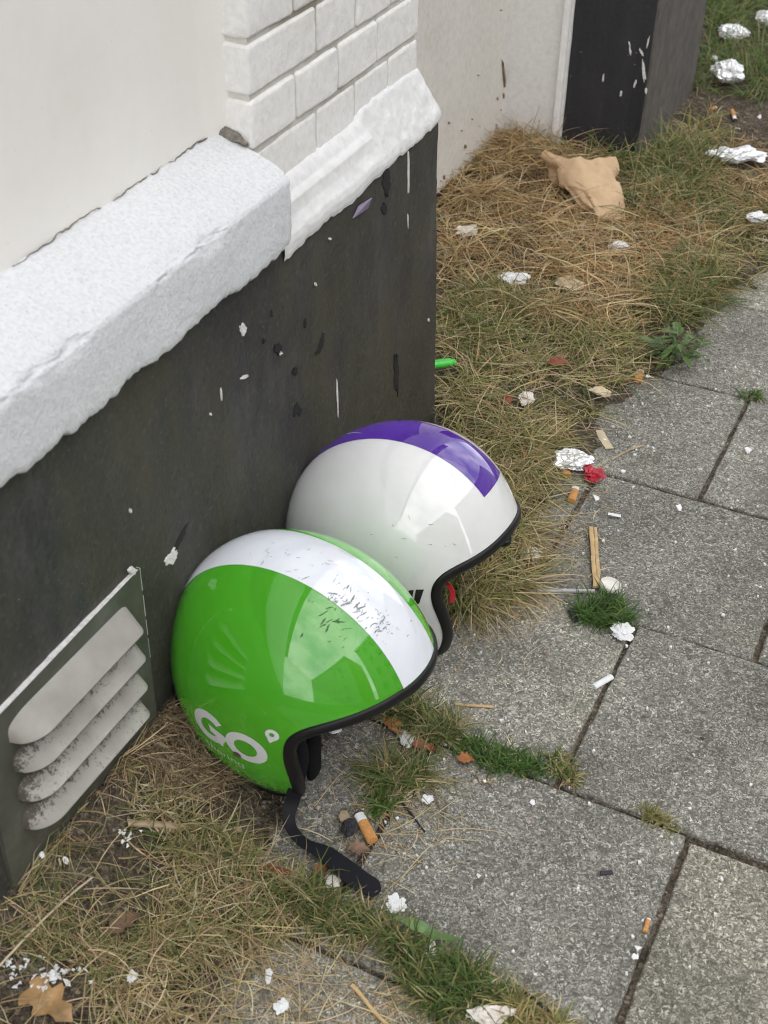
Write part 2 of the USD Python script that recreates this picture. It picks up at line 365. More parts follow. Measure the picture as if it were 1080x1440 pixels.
def gloss_paint(name, color, scuff_center, scuff_r, scuff_col=(0.10, 0.11, 0.10), amount=0.62, rough=0.05):
    """glossy lacquer over a base colour; short diagonal scuffs round one place on the shell (the wear stays on the shell)"""
    return mat(name, {
        'g': ('geometry', {}), 'mp': ('mapping', {'rotation': (0.2, 0.5, 0.9), 'scale': (52, 250, 150)}),
        'n': ('noise_texture', {'scale': 1.0, 'detail': 4.0, 'roughness': 0.62, 'distortion': 0.35}),
        'd': ('vector_math', {'math_type': 'distance', 'vector2': scuff_center}),
        'mr': ('map_range', {'from_min': 0.0, 'from_max': scuff_r, 'to_min': amount, 'to_max': 0.99, 'clamp': True}),
        'gt': ('math', {'math_type': 'subtract'}), 'k': ('math', {'math_type': 'multiply', 'value2': 22.0, 'use_clamp': True}),
        'dn': ('noise_texture', {'scale': 11.0, 'detail': 8.0, 'roughness': 0.7}),
        'dr': ('rgb_ramp', {'ramp': [(0.35, tuple(np.array(color) * 0.96)), (0.7, tuple(np.minimum(np.array(color) * 1.05 + 0.004, 0.9)))]}),
        'm': ('mix', {'color2': scuff_col}),
        'rr': ('rgb_ramp', {'ramp': [(0.4, (rough * 0.7,) * 3), (0.7, (rough * 1.6,) * 3)]}),
        'p': ('principled_bsdf', {'coat_weight': 1.0, 'coat_roughness': 0.012, 'specular_ior_level': 0.5})},
        [('g.position', 'mp.vector'), ('mp.vector', 'n.vector'), ('g.position', 'd.vector1'), ('d.value', 'mr.value'), ('n.fac', 'gt.value1'), ('mr.result', 'gt.value2'), ('gt.value', 'k.value1'),
         ('g.position', 'dn.vector'), ('dn.fac', 'dr.fac'), ('dr.color', 'm.color1'), ('k.value', 'm.fac'), ('m.color', 'p.base_color'), ('dn.fac', 'rr.fac'), ('rr.color', 'p.roughness')])


M['rubber'] = plain('black_rubber', (0.006, 0.006, 0.0063), 0.42, var=0.2, bump=0.1, specular_ior_level=0.3)
M['lining'] = plain('black_lining', (0.007, 0.007, 0.008), 0.9, var=0.3, scale=300.0, specular_ior_level=0.2)
M['webbing'] = mat('black_webbing', {
    'g': ('geometry', {}), 'w': ('noise_texture', {'scale': 700.0, 'detail': 1.0}), 'b': ('bump', {'strength': 0.3, 'distance': 0.001}),
    'p': ('principled_bsdf', {'base_color': (0.009, 0.0095, 0.013), 'roughness': 0.6, 'specular_ior_level': 0.2})},
    [('g.position', 'w.vector'), ('w.fac', 'b.height'), ('b.normal', 'p.normal')])
M['logo_white'] = plain('logo_white_print', (0.66, 0.68, 0.68), 0.25, var=0.04, bump=0.0, coat_weight=0.4)
M['logo_pale'] = plain('logo_pale_print', (0.55, 0.66, 0.50), 0.3, var=0.05, bump=0.0)
M['logo_black'] = plain('logo_black_print', (0.008, 0.008, 0.008), 0.2, var=0.05, bump=0.0, coat_weight=0.4)
M['red_cloth'] = plain('red_strap', (0.42, 0.018, 0.025), 0.5, var=0.2)
M['grass'] = mat('grass_blades', {
    'a': ('attribute', {'attribute': 'col'}),
    'p': ('principled_bsdf', {'roughness': 0.6, 'specular_ior_level': 0.3}),
    't': ('translucent_bsdf', {}), 'm': ('mix_closure', {'fac': 0.22})},
    [('a.color', 'p.base_color'), ('a.color', 't.color'), ('p.BSDF', 'm.closure1'), ('t.BSDF', 'm.closure2')], surface='m.closure')
M['foil'] = plain('foil', (0.80, 0.81, 0.82), 0.34, metallic=0.75, var=0.08, scale=90.0)
M['white_paper'] = plain('white_paper', (0.74, 0.75, 0.75), 0.8, var=0.08)
M['tissue'] = plain('tissue_paper', (0.70, 0.66, 0.60), 0.85, var=0.15)
M['beige_paper'] = plain('beige_paper', (0.52, 0.44, 0.30), 0.85, var=0.15)
M['bag'] = mat('bag_paper', {
    'g': ('geometry', {}), 'n': ('noise_texture', {'scale': 40.0, 'detail': 6.0, 'roughness': 0.6}),
    'r': ('rgb_ramp', {'ramp': [(0.3, (0.62, 0.43, 0.255)), (0.7, (0.72, 0.53, 0.34))]}),
    'b': ('bump', {'strength': 0.25, 'distance': 0.003}), 'p': ('principled_bsdf', {'roughness': 0.75}),
    't': ('translucent_bsdf', {'color': (0.55, 0.36, 0.19)}), 'm': ('mix_closure', {'fac': 0.2})},
    [('g.position', 'n.vector'), ('n.fac', 'r.fac'), ('r.color', 'p.base_color'), ('n.fac', 'b.height'), ('b.normal', 'p.normal'), ('p.BSDF', 'm.closure1'), ('t.BSDF', 'm.closure2')], surface='m.closure')
M['filter'] = plain('cork_filter_paper', (0.52, 0.245, 0.075), 0.7, var=0.25, scale=400.0)
M['ash'] = plain('burnt_end', (0.05, 0.045, 0.04), 0.95, var=0.5, scale=500.0)
M['wood'] = plain('raw_wood', (0.50, 0.35, 0.175), 0.7, var=0.2, scale=90.0)
M['old_wood'] = plain('weathered_wood', (0.36, 0.28, 0.18), 0.8, var=0.3, scale=110.0)
M['leaf_dry'] = plain('dry_leaf', (0.16, 0.10, 0.06), 0.75, var=0.45, scale=70.0)
M['leaf_tan'] = plain('tan_leaf', (0.33, 0.20, 0.085), 0.6, var=0.45, scale=60.0)
M['leaf_red'] = plain('red_brown_leaf', (0.20, 0.06, 0.03), 0.7, var=0.4, scale=80.0)
M['leaf_orange'] = plain('orange_bark', (0.33, 0.125, 0.04), 0.75, var=0.35, scale=120.0)
M['leaf_green'] = plain('green_leaf', (0.10, 0.19, 0.055), 0.5, var=0.3, scale=70.0)
M['weed_leaf'] = plain('weed_leaf', (0.065, 0.115, 0.024), 0.5, var=0.35, scale=60.0)
M['red_foil'] = plain('red_wrapper_film', (0.38, 0.02, 0.04), 0.25, var=0.3, scale=60.0)
M['green_plastic'] = plain('green_plastic', (0.05, 0.55, 0.06), 0.2, var=0.06, bump=0.0, subsurface_weight=0.2)
M['dark_bit'] = plain('dark_bit', (0.016, 0.017, 0.022), 0.6, var=0.4)
M['grey_plastic'] = plain('grey_plastic', (0.42, 0.43, 0.45), 0.4, var=0.1)
M['white_plastic'] = plain('white_plastic', (0.72, 0.70, 0.64), 0.4, var=0.1)
M['chip_white'] = plain('chipped_white', (0.62, 0.61, 0.59), 0.7, var=0.2, scale=200.0)
M['chip_black'] = plain('chipped_black', (0.006, 0.006, 0.006), 0.8, var=0.4, scale=200.0)
M['chip_purple'] = plain('purple_flake', (0.24, 0.205, 0.30), 0.5, var=0.15)
M['rust'] = plain('rusty_stain', (0.25, 0.17, 0.09), 0.8, var=0.4, scale=90.0)
M['asphalt'] = plain('asphalt', (0.05, 0.05, 0.05), 0.9, var=0.3, scale=200.0)

# ---------------------------------------------------------------- ground, pavement
g = obj('ground', grid_mesh(np.stack([gx, gy, GZ], -1)), M['soil'], smooth=True)
tag(g, 'bare brown soil lying over the slabs and along the foot of the wall', kind='structure')
ring = []
for (a, b, c, d) in ((-60, -60, 60, 0.25), (-60, 4.6, 60, 90), (-60, 0.25, -0.96, 4.6), (0.75, 0.25, 60, 4.6)):
    ring.append((np.array([[a, b, -0.012], [c, b, -0.012], [c, d, -0.012], [a, d, -0.012]]), np.array([[0, 1, 2], [0, 2, 3]])))
tag(obj('street', join(ring), M['asphalt']), 'plain street surface running on past the pavement', kind='structure')

TO, TA = np.array([-0.077, 0.69]), math.radians(1.15)


def tile_xy(u, v):
    return TO + np.array([u * math.cos(TA) + v * math.sin(TA), -u * math.sin(TA) + v * math.cos(TA)])


def slab_mesh(seed, size_u=0.2935, size_v=0.2960, n=22):
    rng = np.random.default_rng(seed)
    t = np.linspace(-1, 1, n)
    U, V = np.meshgrid(t, t, indexing='ij')

    def layer(inset, z, jit):
        x = U * (size_u / 2 - inset); y = V * (size_v / 2 - inset)
        p = np.stack([x * 60, y * 60, np.full_like(x, seed * 3.1)], -1)
        edge = np.maximum(abs(U), abs(V)) > 0.98
        return np.stack([x + edge * (meshkit.fbm(p, 3, seed) - .5) * jit, y + edge * (meshkit.fbm(p + 40, 3, seed) - .5) * jit, np.full_like(x, z)], -1)
    top = layer(0.0032, 0.0, 0.003)
    p = np.stack([top[..., 0] * 9, top[..., 1] * 9, np.full_like(U, seed * 1.7)], -1)
    top[..., 2] += (meshkit.fbm(p, 4, seed + 5) - 0.5) * 0.0022
    parts = [grid_mesh(top)]
    idx = [(i, 0) for i in range(n)] + [(n - 1, j) for j in range(1, n)] + [(i, n - 1) for i in range(n - 2, -1, -1)] + [(0, j) for j in range(n - 2, 0, -1)]
    ii, jj = np.array(idx).T
    mid, low = layer(0.0, -0.0032, 0.004), layer(-0.0005, -0.045, 0.003)
    loop = np.stack([low[ii, jj], mid[ii, jj], (mid[ii, jj] + top[ii, jj]) / 2 + [0, 0, .0012], top[ii, jj]], 1)
    parts.append(grid_mesh(loop, closed_u=True))
    return join(parts)


pav = UsdGeom.Xform.Define(stage, '/World/pavement').GetPrim()
used[('/World', 'pavement')] = 1
tag(pav, 'grey concrete slab pavement laid in running bond beside the wall', kind='structure')
rngT = np.random.default_rng(4)
for r in range(-3, 7):
    off = 0.0 if r % 2 == 0 else -0.15
    for k in range(-4, 5):
        u, v = off + (k + 0.5) * 0.3, (r + 0.5) * 0.3
        c = tile_xy(u, v)
        if c[0] < X0 + 0.03 or c[0] > 1.05 or (c[0] < -0.55 and c[1] > 1.6):
            continue
        if c[1] > 2.0 and c[0] < -0.40 - (c[1] - 2.0) * -0.35 - 0.1:
            continue
        sv, sf = slab_mesh(1000 + r * 20 + k)
        ja = rngT.normal(0, 0.0035) - TA; dx, dy = rngT.normal(0, 0.0010, 2)
        if r == 0 and k >= 0:
            dy -= 0.006
        R = np.array([[math.cos(ja), -math.sin(ja)], [math.sin(ja), math.cos(ja)]])
        sv = sv.copy()
        tilt = rngT.normal(0, 0.0035, 2); sv[:, 2] += sv[:, 0] * tilt[0] + sv[:, 1] * tilt[1] - 0.0005 + rngT.normal(0, 0.0008)
        sv[:, :2] = sv[:, :2] @ R.T
        obj('paving_slab', (sv, sf), SLABS[rngT.integers(0, 5)], pav, smooth=50, loc=(c[0] + dx, c[1] + dy, 0))

# ---------------------------------------------------------------- white house: plinth, ledge, cap, bricks, plaster
XB, XP = -0.660, -0.700                            # brick face, plaster face
house = empty('white_house')
tag(house, 'white painted house corner with brick pilaster above a black plinth', 'house')

# plinth: plan path extruded, slightly battered corner
s_main = np.linspace(-0.6, 1.0, 161)
yy = np.concatenate([np.linspace(0.0, 1.595, 190), np.full(6, 1.6), np.full(12, 1.605)])
xx = np.concatenate([np.full(190, X0), X0 - 0.008 * (1 - np.cos(np.linspace(0.2, 1.2, 6))), np.linspace(X0 - 0.010, -0.95, 12)])
th = np.linspace(0, math.pi / 2, 7)
yy = np.concatenate([np.linspace(0.0, 1.590, 190), 1.590 + 0.012 * np.sin(th[1:]), np.full(10, 1.602)])
xx = np.concatenate([np.full(190, X0), X0 - 0.012 + 0.012 * np.cos(th[1:]), np.linspace(X0 - 0.03, -0.95, 10)])
zz = np.linspace(-0.05, 0.495, 70)
XX, ZZ = np.meshgrid(np.arange(len(xx)), zz, indexing='ij')
P = np.stack([xx[XX], yy[XX], ZZ], -1)
P[..., 1] += np.clip((P[..., 1] - 1.3) / 0.3, 0, 1) * (0.022 - 0.042 * P[..., 2] / 0.47)
nrm = np.zeros_like(P); nrm[:190, :, 0] = 1; nrm[190:196, :, 0] = np.cos(th[1:])[:, None]; nrm[190:196, :, 1] = np.sin(th[1:])[:, None]; nrm[196:, :, 1] = 1
P += nrm * ((meshkit.fbm(P * np.array([14, 14, 14.]), 5, 2) - 0.5) * 0.0045 + (meshkit.fbm(P * 70, 3, 9) - 0.5) * 0.0016)[..., None]
tag(obj('plinth', grid_mesh(P), M['plinth'], house, smooth=True), 'black painted plinth with moss and chipped paint')

# stone ledge (left of the pilaster)
ys = np.linspace(0.0, 1.1425, 300)
prof = [(-0.705, 0.6125), (-0.690, 0.6085), (-0.672, 0.6015), (-0.652, 0.594), (-0.634, 0.587), (-0.6215, 0.5805), (-0.6165, 0.5775), (-0.6140, 0.5735), (-0.6135, 0.562), (-0.6135, 0.538), (-0.6135, 0.522), (-0.614, 0.510), (-0.6155, 0.503), (-0.622, 0.4995), (-0.640, 0.499)]
prof = np.array(prof)
tt = np.linspace(0, len(prof) - 1, 60)
pr = np.stack([np.interp(tt, np.arange(len(prof)), prof[:, i]) for i in range(2)], 1)
L = np.stack([np.broadcast_to(pr[None, :, 0], (300, 60)), np.broadcast_to(ys[:, None], (300, 60)), np.broadcast_to(pr[None, :, 1], (300, 60))], -1).copy()
low = np.clip((0.545 - L[..., 2]) / 0.04, 0, 1) * (tt[None] > 7)
q = np.stack([ys * 30, np.zeros(300), np.zeros(300)], -1)
L[..., 2] += low * ((meshkit.fbm(q, 5, 7) - 0.55) * 0.013 + (np.abs(meshkit.fbm(q * 3.3, 3, 9) - 0.5) - 0.1) * 0.012)[:, None]
nn = np.gradient(pr, axis=0); nn = np.stack([nn[:, 1], -nn[:, 0]], 1); nn /= np.linalg.norm(nn, axis=1, keepdims=True); nn *= -1
if nn[30, 0] < 0: nn *= -1
amp = (meshkit.fbm(L * 120, 3, 31) - 0.5) * 0.0014 + (meshkit.fbm(L * 9, 3, 32) - 0.5) * 0.004
L[..., 0] += nn[None, :, 0] * amp; L[..., 2] += nn[None, :, 1] * amp
arris = np.exp(-((tt[None] - 6.3) / 1.3) ** 2) * np.clip(meshkit.fbm(np.stack([np.broadcast_to(ys[:, None] * 38, L.shape[:2]), np.broadcast_to(tt[None] * 0.6, L.shape[:2]), 0 * L[..., 0]], -1), 4, 51) - 0.52, 0, 1) * 0.020
L[..., 0] -= arris; L[..., 2] -= arris * 0.8
# the near-square end of the ledge: last rows round off
e = np.clip((ys - 1.137) / 0.0055, 0, 1)
L[..., 0] -= (1 - np.sqrt(1 - e ** 2))[:, None] * 0.008 * (tt[None] > 5)
endv = np.vstack([L[-1], [[-0.70, 1.1425, 0.50]]])
endf = np.array([[i, i + 1, 60] for i in range(59)])
tag(obj('stone_ledge', join([grid_mesh(L), (endv, endf)]), M['ledge'], house, smooth=60), 'rough white painted sloping stone ledge')

# plinth cap of the pilaster
pl = np.array([(0.034, 0.482), (0.0355, 0.488), (0.0355, 0.496), (0.0335, 0.502), (0.028, 0.507), (0.0235, 0.513), (0.0215, 0.520), (0.0205, 0.526), (0.017, 0.529), (0.012, 0.531), (0.0085, 0.536), (0.004, 0.541), (-0.004, 0.546)])
prr = np.array([(0.0335, 0.486), (0.0345, 0.490), (0.034, 0.495), (0.0315, 0.501), (0.028, 0.506), (0.0245, 0.512), (0.021, 0.518), (0.0175, 0.524), (0.014, 0.530), (0.010, 0.536), (0.006, 0.543), (0.002, 0.551), (-0.004, 0.556)])
tq = np.linspace(0, 12, 44)
A = np.stack([np.interp(tq, np.arange(13), pl[:, i]) for i in range(2)], 1)
Bp = np.stack([np.interp(tq, np.arange(13), prr[:, i]) for i in range(2)], 1)
yrun = np.linspace(1.1425, 1.572, 170)
rows = []
YB = 1.572
for y in yrun:
    w = 1 / (1 + math.exp(-(y - 1.398) / 0.004))
    pz = A * (1 - w) + Bp * w
    rows.append(np.stack([XB + pz[:, 0], np.full(44, y), pz[:, 1]], 1))
for a in np.linspace(0, 1, 10)[1:]:
    ang = a * math.pi / 2
    dd = np.maximum(Bp[:, 0], -0.002)
    rows.append(np.stack([XB + Bp[:, 0] * math.cos(ang), YB + dd * 0.85 * math.sin(ang), Bp[:, 1]], 1))
for xk in np.linspace(XB - 0.02, -0.95, 14):
    rows.append(np.stack([np.full(44, xk), YB + Bp[:, 0] * 0.85, Bp[:, 1]], 1))
Pc = np.array(rows)
lowm = np.clip(1 - tq / 9.0, 0, 1)[None]
jag = (meshkit.fbm(np.stack([Pc[:, 0, 0] * 45, Pc[:, 0, 1] * 45, np.zeros(len(Pc))], -1), 4, 12) - 0.5) * 0.013
Pc[..., 2] += lowm * jag[:, None]
amp = (meshkit.fbm(Pc * 34, 4, 41) - 0.5) * np.interp(Pc[..., 1], [1.2, 1.39, 1.42, 1.6], [0.0018, 0.0022, 0.0075, 0.0085]) + (meshkit.fbm(Pc * 110, 3, 42) - .5) * 0.0010
Pc[..., 0] += amp * 0.6; Pc[..., 2] += amp * 0.7
tag(obj('plinth_cap', grid_mesh(Pc, flip=False), M['cap'], house, smooth=60), 'white painted moulded cap of the plinth below the bricks')

# plaster panel and the masses behind (out of the frame above)
pz_, py_ = np.meshgrid(np.linspace(0.55, 1.2, 90), np.linspace(-0.4, 1.147, 170), indexing='ij')
PW = np.stack([XP + (meshkit.fbm(np.stack([py_ * 5, pz_ * 5, 0 * py_], -1), 4, 61) - .5) * 0.006 + 0.006 * np.exp(-((py_ - 1.132) / 0.008) ** 2), py_, pz_], -1)
PW[..., 0] += np.clip((py_ - 1.136) / 0.01, 0, 1) * 0.012
up = (np.array([[XP, -14, 1.2], [XP, 1.15, 1.2], [XP, 1.15, 9.0], [XP, -14, 9.0], [XP, -14, 0.55], [XP, -0.4, 0.55], [XP, -0.4, 1.2]]), np.array([[0, 1, 2], [0, 2, 3], [4, 5, 6], [4, 6, 0]]))
lo = (np.array([[X0, -14, -0.05], [X0, 0.0, -0.05], [X0, 0.0, 0.55], [X0, -14, 0.55], [XP, -14, 0.6], [XP, 0.0, 0.6]]), np.array([[0, 1, 2], [0, 2, 3], [3, 2, 5], [3, 5, 4]]))
tag(obj('plaster_wall', join([grid_mesh(PW, flip=True), up]), M['plaster'], house, smooth=True), 'smooth cream white plaster panel above the ledge')
obj('plinth_wall', lo, M['plinth'], house)

# brick pilaster: mortar core with every brick its own mesh
core = trimesh.creation.box(bounds=[[-0.96, 1.1475, 0.50], [XB - 0.0035, 1.5695, 9.0]])
pil = obj('brick_pilaster', core, M['mortar'], house)
tag(pil, 'pilaster of thickly white painted bricks')


def brick_mesh(lx, ly, lz, seed):
    r = 0.0045
    s = m3.Manifold.sphere(r, 10)
    h = m3.Manifold.batch_hull([s.translate([sx * (lx / 2 - r), sy * (ly / 2 - r), sz * (lz / 2 - r)]) for sx in (-1, 1) for sy in (-1, 1) for sz in (-1, 1)]).refine_to_length(0.009)
    me = h.to_mesh(); v = np.array(me.vert_properties[:, :3], float); f = np.array(me.tri_verts)
    d = v / np.maximum(np.linalg.norm(v / [lx, ly, lz], axis=1, keepdims=True), 1e-6)
    o = (meshkit.fbm(v * 40 + seed * 7.3, 4, seed) - 0.5) * 0.0030
    n = trimesh.Trimesh(v, f, process=False).vertex_normals
    return v + n * o[:, None], f


zj = [0.5355, 0.5915, 0.6480, 0.7045]
while zj[-1] < 1.0:
    zj.append(zj[-1] + 0.0567)
rowA = [1.143, 1.2935, 1.392, 1.487, 1.5745]       # courses with a long first brick
rowB = [1.143, 1.2425, 1.3455, 1.4490, 1.5745]
rb = np.random.default_rng(8)
for i in range(len(zj) - 1):
    cuts = rowA if i % 2 == 0 else rowB
    z0, z1 = zj[i], zj[i + 1]
    for k in range(len(cuts) - 1):
        gap = 0.0035 if i > 0 else 0.0022
        ly, lz, lx = cuts[k + 1] - cuts[k] - gap, z1 - z0 - 0.0052, 0.056
        if k == len(cuts) - 2: ly += gap / 2
        bv, bf = brick_mesh(lx, ly, lz, 50 + i * 9 + k)
        c = (XB - lx / 2 + rb.normal(0, 0.0007), (cuts[k] + cuts[k + 1]) / 2 + (gap / 2 if k == 0 else 0) * 0, (z0 + z1) / 2 + rb.normal(0, 0.0004))
        if k == 0: lxx = 1
        obj('brick', (bv, bf), M['brick'], pil, smooth=True, loc=c)


# marks on the plinth: chips, drips, flakes (thin paint pieces that stick to the face)
def blob(center_px, w_px, h_px, seed, rot=0.0, spiky=0.5, n=34, x=X0, lift=0.0011):
    c = on_x(center_px, x + lift)
    s = mpp(c)
    rng = np.random.default_rng(seed)
    a = np.linspace(0, 2 * math.pi, n, endpoint=False)
    t_ = np.stack([np.cos(a) * 1.5, np.sin(a) * 1.5, np.full(n, seed * 1.37)], -1)
    r = 1 + spiky * ((meshkit.fbm(t_, 3, seed) - 0.55) * 1.9 + (rng.random(n) - 0.5) * 0.45)
    # screen axes on the wall plane
    ey = (on_x((center_px[0] + 1, center_px[1]), x + lift) - c); ez = (on_x((center_px[0], center_px[1] - 1), x + lift) - c)
    sc_ = 0.30 if max(w_px, h_px) < 14 else 0.40
    pu = np.cos(a) * r * w_px * sc_; pv = np.sin(a) * r * h_px * sc_
    pu, pv = pu * math.cos(rot) - pv * math.sin(rot), pu * math.sin(rot) + pv * math.cos(rot)
    ring_ = c + pu[:, None] * ey + pv[:, None] * ez
    ring_[:, 0] = x + lift
    base = ring_.copy(); base[:, 0] = x - 0.001; base[:, 1:] = c[1:] + (base[:, 1:] - c[1:]) * 1.08
    cc = c.copy(); cc[0] = x + lift + 0.0002
    v = np.vstack([cc[None], ring_, base]); f = []
    for i in range(n):
        j = (i + 1) % n
        f += [[0, 1 + i, 1 + j], [1 + i, 1 + n + i, 1 + n + j], [1 + i, 1 + n + j, 1 + j]]
    return v, np.array(f)


for (nm, px, w, h, ro, mt, sp, lab) in [
        ('paint_chip', (343, 465), 13, 22, 0.1, 'chip_white', 0.8, 'white chip in the black paint'), ('paint_chip', (242, 782), 16, 30, -0.35, 'chip_white', 0.8, 'white chip above the vent'),
        ('paint_chip', (345, 530), 16, 6, 0.4, 'chip_white', 0.8, None), ('paint_chip', (395, 497), 8, 12, 0.0, 'chip_white', 0.9, None), ('paint_chip', (185, 719), 4, 10, 0.2, 'chip_white', 0.8, None),
        ('paint_chip', (465, 336), 5, 6, 0.2, 'chip_white', 0.5, None), ('paint_chip', (297, 583), 5, 6, 0.2, 'chip_white', 0.7, None),
        ('paint_chip', (445, 400), 4, 8, 0.2, 'chip_white', 0.7, None), ('paint_chip', (603, 450), 4, 9, 0.0, 'chip_white', 0.5, None),
        ('bare_patch', (452, 483), 10, 46, -0.3, 'chip_black', 0.9, None), ('bare_patch', (418, 577), 14, 26, 0.0, 'chip_black', 0.9, None), ('bare_patch', (416, 522), 10, 14, 0.1, 'chip_black', 0.9, None),
        ('bare_patch', (254, 758), 8, 50, -0.45, 'chip_black', 0.9, None), ('bare_patch', (544, 258), 13, 50, 0.0, 'chip_black', 0.9, None), ('bare_patch', (541, 293), 9, 20, 0.0, 'chip_black', 0.9, None),
        ('bare_patch', (558, 525), 9, 80, 0.02, 'chip_black', 0.9, None), ('bare_patch', (392, 492), 12, 20, 0.1, 'chip_black', 0.8, None), ('bare_patch', (382, 441), 6, 14, 0.1, 'chip_black', 0.8, None),
        ('bare_patch', (430, 455), 4, 16, -0.2, 'chip_black', 0.8, None), ('bare_patch', (372, 480), 5, 12, -0.2, 'chip_black', 0.8, None),
        ('paint_drip', (575, 243), 2.6, 74, 0.0, 'chip_white', 0.25, 'white paint drip'), ('paint_drip', (574, 312), 1.5, 26, 0.0, 'chip_white', 0.3, None), ('paint_drip', (475, 560), 2.2, 66, 0.03, 'chip_white', 0.3, None),
        ('paint_drip', (312, 555), 2, 22, 0.05, 'chip_white', 0.3, None)]:
    o = obj(nm, blob(px, w, h, int(px[0] * 7 + px[1]), ro, sp), M[mt], house)
    tag(o, lab)
fl = np.array([on_x(p, X0 + 0.003) for p in [(497, 307), (505, 290), (517, 277), (518, 293), (508, 300)]])
fl[2, 0] += 0.006
flb = fl.copy(); flb[:, 0] -= 0.0012
tag(obj('paint_flake', trimesh.convex.convex_hull(np.vstack([fl, flb])), M['chip_purple'], house), 'peeling purple grey paint flake')

def crack(pts, widths, name, mt, label, seed, normal=(1, 0, 0), lift=0.0016):
    pts = np.array(pts, float); n = len(pts); rng = np.random.default_rng(seed)
    t = np.linspace(0, n - 1, n * 9)
    c = np.stack([np.interp(t, np.arange(n), pts[:, i]) for i in range(3)], 1)
    w = np.interp(t, np.arange(n), widths) * (0.6 if max(widths) < 0.005 else 1.0) * np.clip(0.35 + 1.5 * meshkit.fbm(c * 130 + seed, 3, seed), 0.1, 2)
    d = unit(np.gradient(c, axis=0)); sd = unit(np.cross(d, normal)); nr = np.array(normal, float)
    c = c + sd * ((meshkit.fbm(c * 90, 3, seed + 1) - 0.5) * 0.007)[:, None]
    P_ = np.stack([c - sd * w[:, None] / 2 - nr * 0.004, c - sd * w[:, None] / 2 + nr * lift * 0.6, c + nr * lift, c + sd * w[:, None] / 2 + nr * lift * 0.6, c + sd * w[:, None] / 2 - nr * 0.004], 1)
    return tag(obj(name, grid_mesh(P_), M[mt], house), label)


M['grime'] = plain('crack_grime', (0.17, 0.155, 0.13), 0.95, var=0.5, scale=220.0)
nb_ = unit(np.array([[0.75, 0, 0.66]]))[0]
crack([(XP + 0.001, y, 0.6110 + 0.001 * math.sin(y * 40)) for y in (1.118, 1.095, 1.07, 1.045)], [0.002, 0.0035, 0.0025, 0.0008], 'crack', 'grime', 'dirty crack between ledge and plaster', 3, nb_, 0.0024)
crack([(XP + 0.001, y, 0.6112) for y in (1.035, 1.00, 0.975, 0.95)], [0.0008, 0.0022, 0.0016, 0.0006], 'crack', 'grime', None, 4, nb_, 0.0022)
crack([(XP + 0.001, y, 0.6115) for y in (0.93, 0.90, 0.85, 0.80)], [0.0006, 0.0020, 0.0014, 0.0010], 'crack', 'grime', None, 5, nb_, 0.0022)
crack([(-0.698, 1.1405, 0.613), (-0.688, 1.1405, 0.6105), (-0.676, 1.1405, 0.6065), (-0.664, 1.1405, 0.6020)], [0.010, 0.011, 0.007, 0.003], 'crack', 'grime', 'dark crumbling gap at the foot of the bricks', 6, (0, -0.72, 0.69), 0.003)

added_eave = trimesh.creation.box(bounds=[[-1.2, -14, 9.0], [-0.15, 14, 9.25]])  # unseen overhang, added to cover part of the sky and darken the wall foot
tag(obj('eaves', added_eave, M['cap'], house), 'unseen overhang added high above the wall to hold back sky light')

# ---------------------------------------------------------------- vent cover in the plinth
vent = empty('vent_cover', (X0, 0.72, 0.09))
tag(vent, 'grey metal vent cover with four louvres on the black plinth', 'vent')
VO = np.array([X0, 0.72, 0.09])
plate = trimesh.creation.box(bounds=[[-0.01, 0.578 - 0.72, -0.02], [0.0045, 0.826 - 0.72, 0.2905 - 0.09]])
obj('plate', plate, M['plate'], vent)
rv_ = np.random.default_rng(6); segs_ = []
yv = 0.575
while yv < 0.8225:
    ln_ = rv_.uniform(0.01, 0.05); h_ = rv_.uniform(0.0003, 0.0009)
    segs_.append([[-0.004, yv - .72, 0.2910 - 0.09], [0.0050, min(yv + ln_, 0.8225) - .72, 0.2910 + h_ - 0.09]]); yv += ln_ - 0.0002 + (0.003 if rv_.random() < 0.2 else 0.0)
zv = 0.17
while zv < 0.288:
    ln_ = rv_.uniform(0.006, 0.03)
    segs_.append([[-0.004, 0.8266 - .72, zv - 0.09], [0.0042, 0.8266 + rv_.uniform(0.0004, 0.0012) - .72, min(zv + ln_, 0.29) - 0.09]]); zv += ln_ + rv_.uniform(0.0, 0.012)
ln = join([(lambda t: (np.array(t.vertices), np.array(t.faces)))(trimesh.creation.box(bounds=b)) for b in segs_])
tag(obj('paint_edge', ln, M['chip_white'], vent), 'thin line of chipped white paint round the plate')
obj('paint_chip', tm(blob((187, 803), 12, 14, 77, 0.3, 0.7, x=X0 + 0.004)).apply_translation(-VO), M['chip_white'], vent)


def louvre(y0, y1, zt, zb, depth, seed):
    nu_, nv_ = 70, 30
    u = np.linspace(0, 1, nu_); v = np.linspace(0, 1, nv_)
    U, V = np.meshgrid(u, v, indexing='ij')
    ln_ = y1 - y0; d = np.minimum(U, 1 - U) * ln_
    endr = np.where(U < 0.5, 0.032, 0.015)
    e = np.where(d < endr, np.sqrt(np.clip(1 - (1 - d / endr) ** 2, 0, 1)), 1.0)
    prf = np.clip(V * 1.02, 0, 1) ** 0.92
    x = 0.004 + depth * prf * e
    z = zt + (zb - zt) * (V * e + (1 - e) * (0.45 + 0.55 * V) * 1.0) + 0.035 * (0.075 - (y0 + U * ln_))
    y = y0 + U * ln_
    front = np.stack([x, y, z], -1)
    lip = front[:, -1:].copy(); lip[..., 0] -= 0.0012; lip[..., 2] += 0.0004
    inner = front[:, ::-1].copy(); inner[..., 0] = np.maximum(inner[..., 0] - 0.0014, 0.0035); inner[..., 2] += 0.0008
    return grid_mesh(np.concatenate([front, inner], 1))


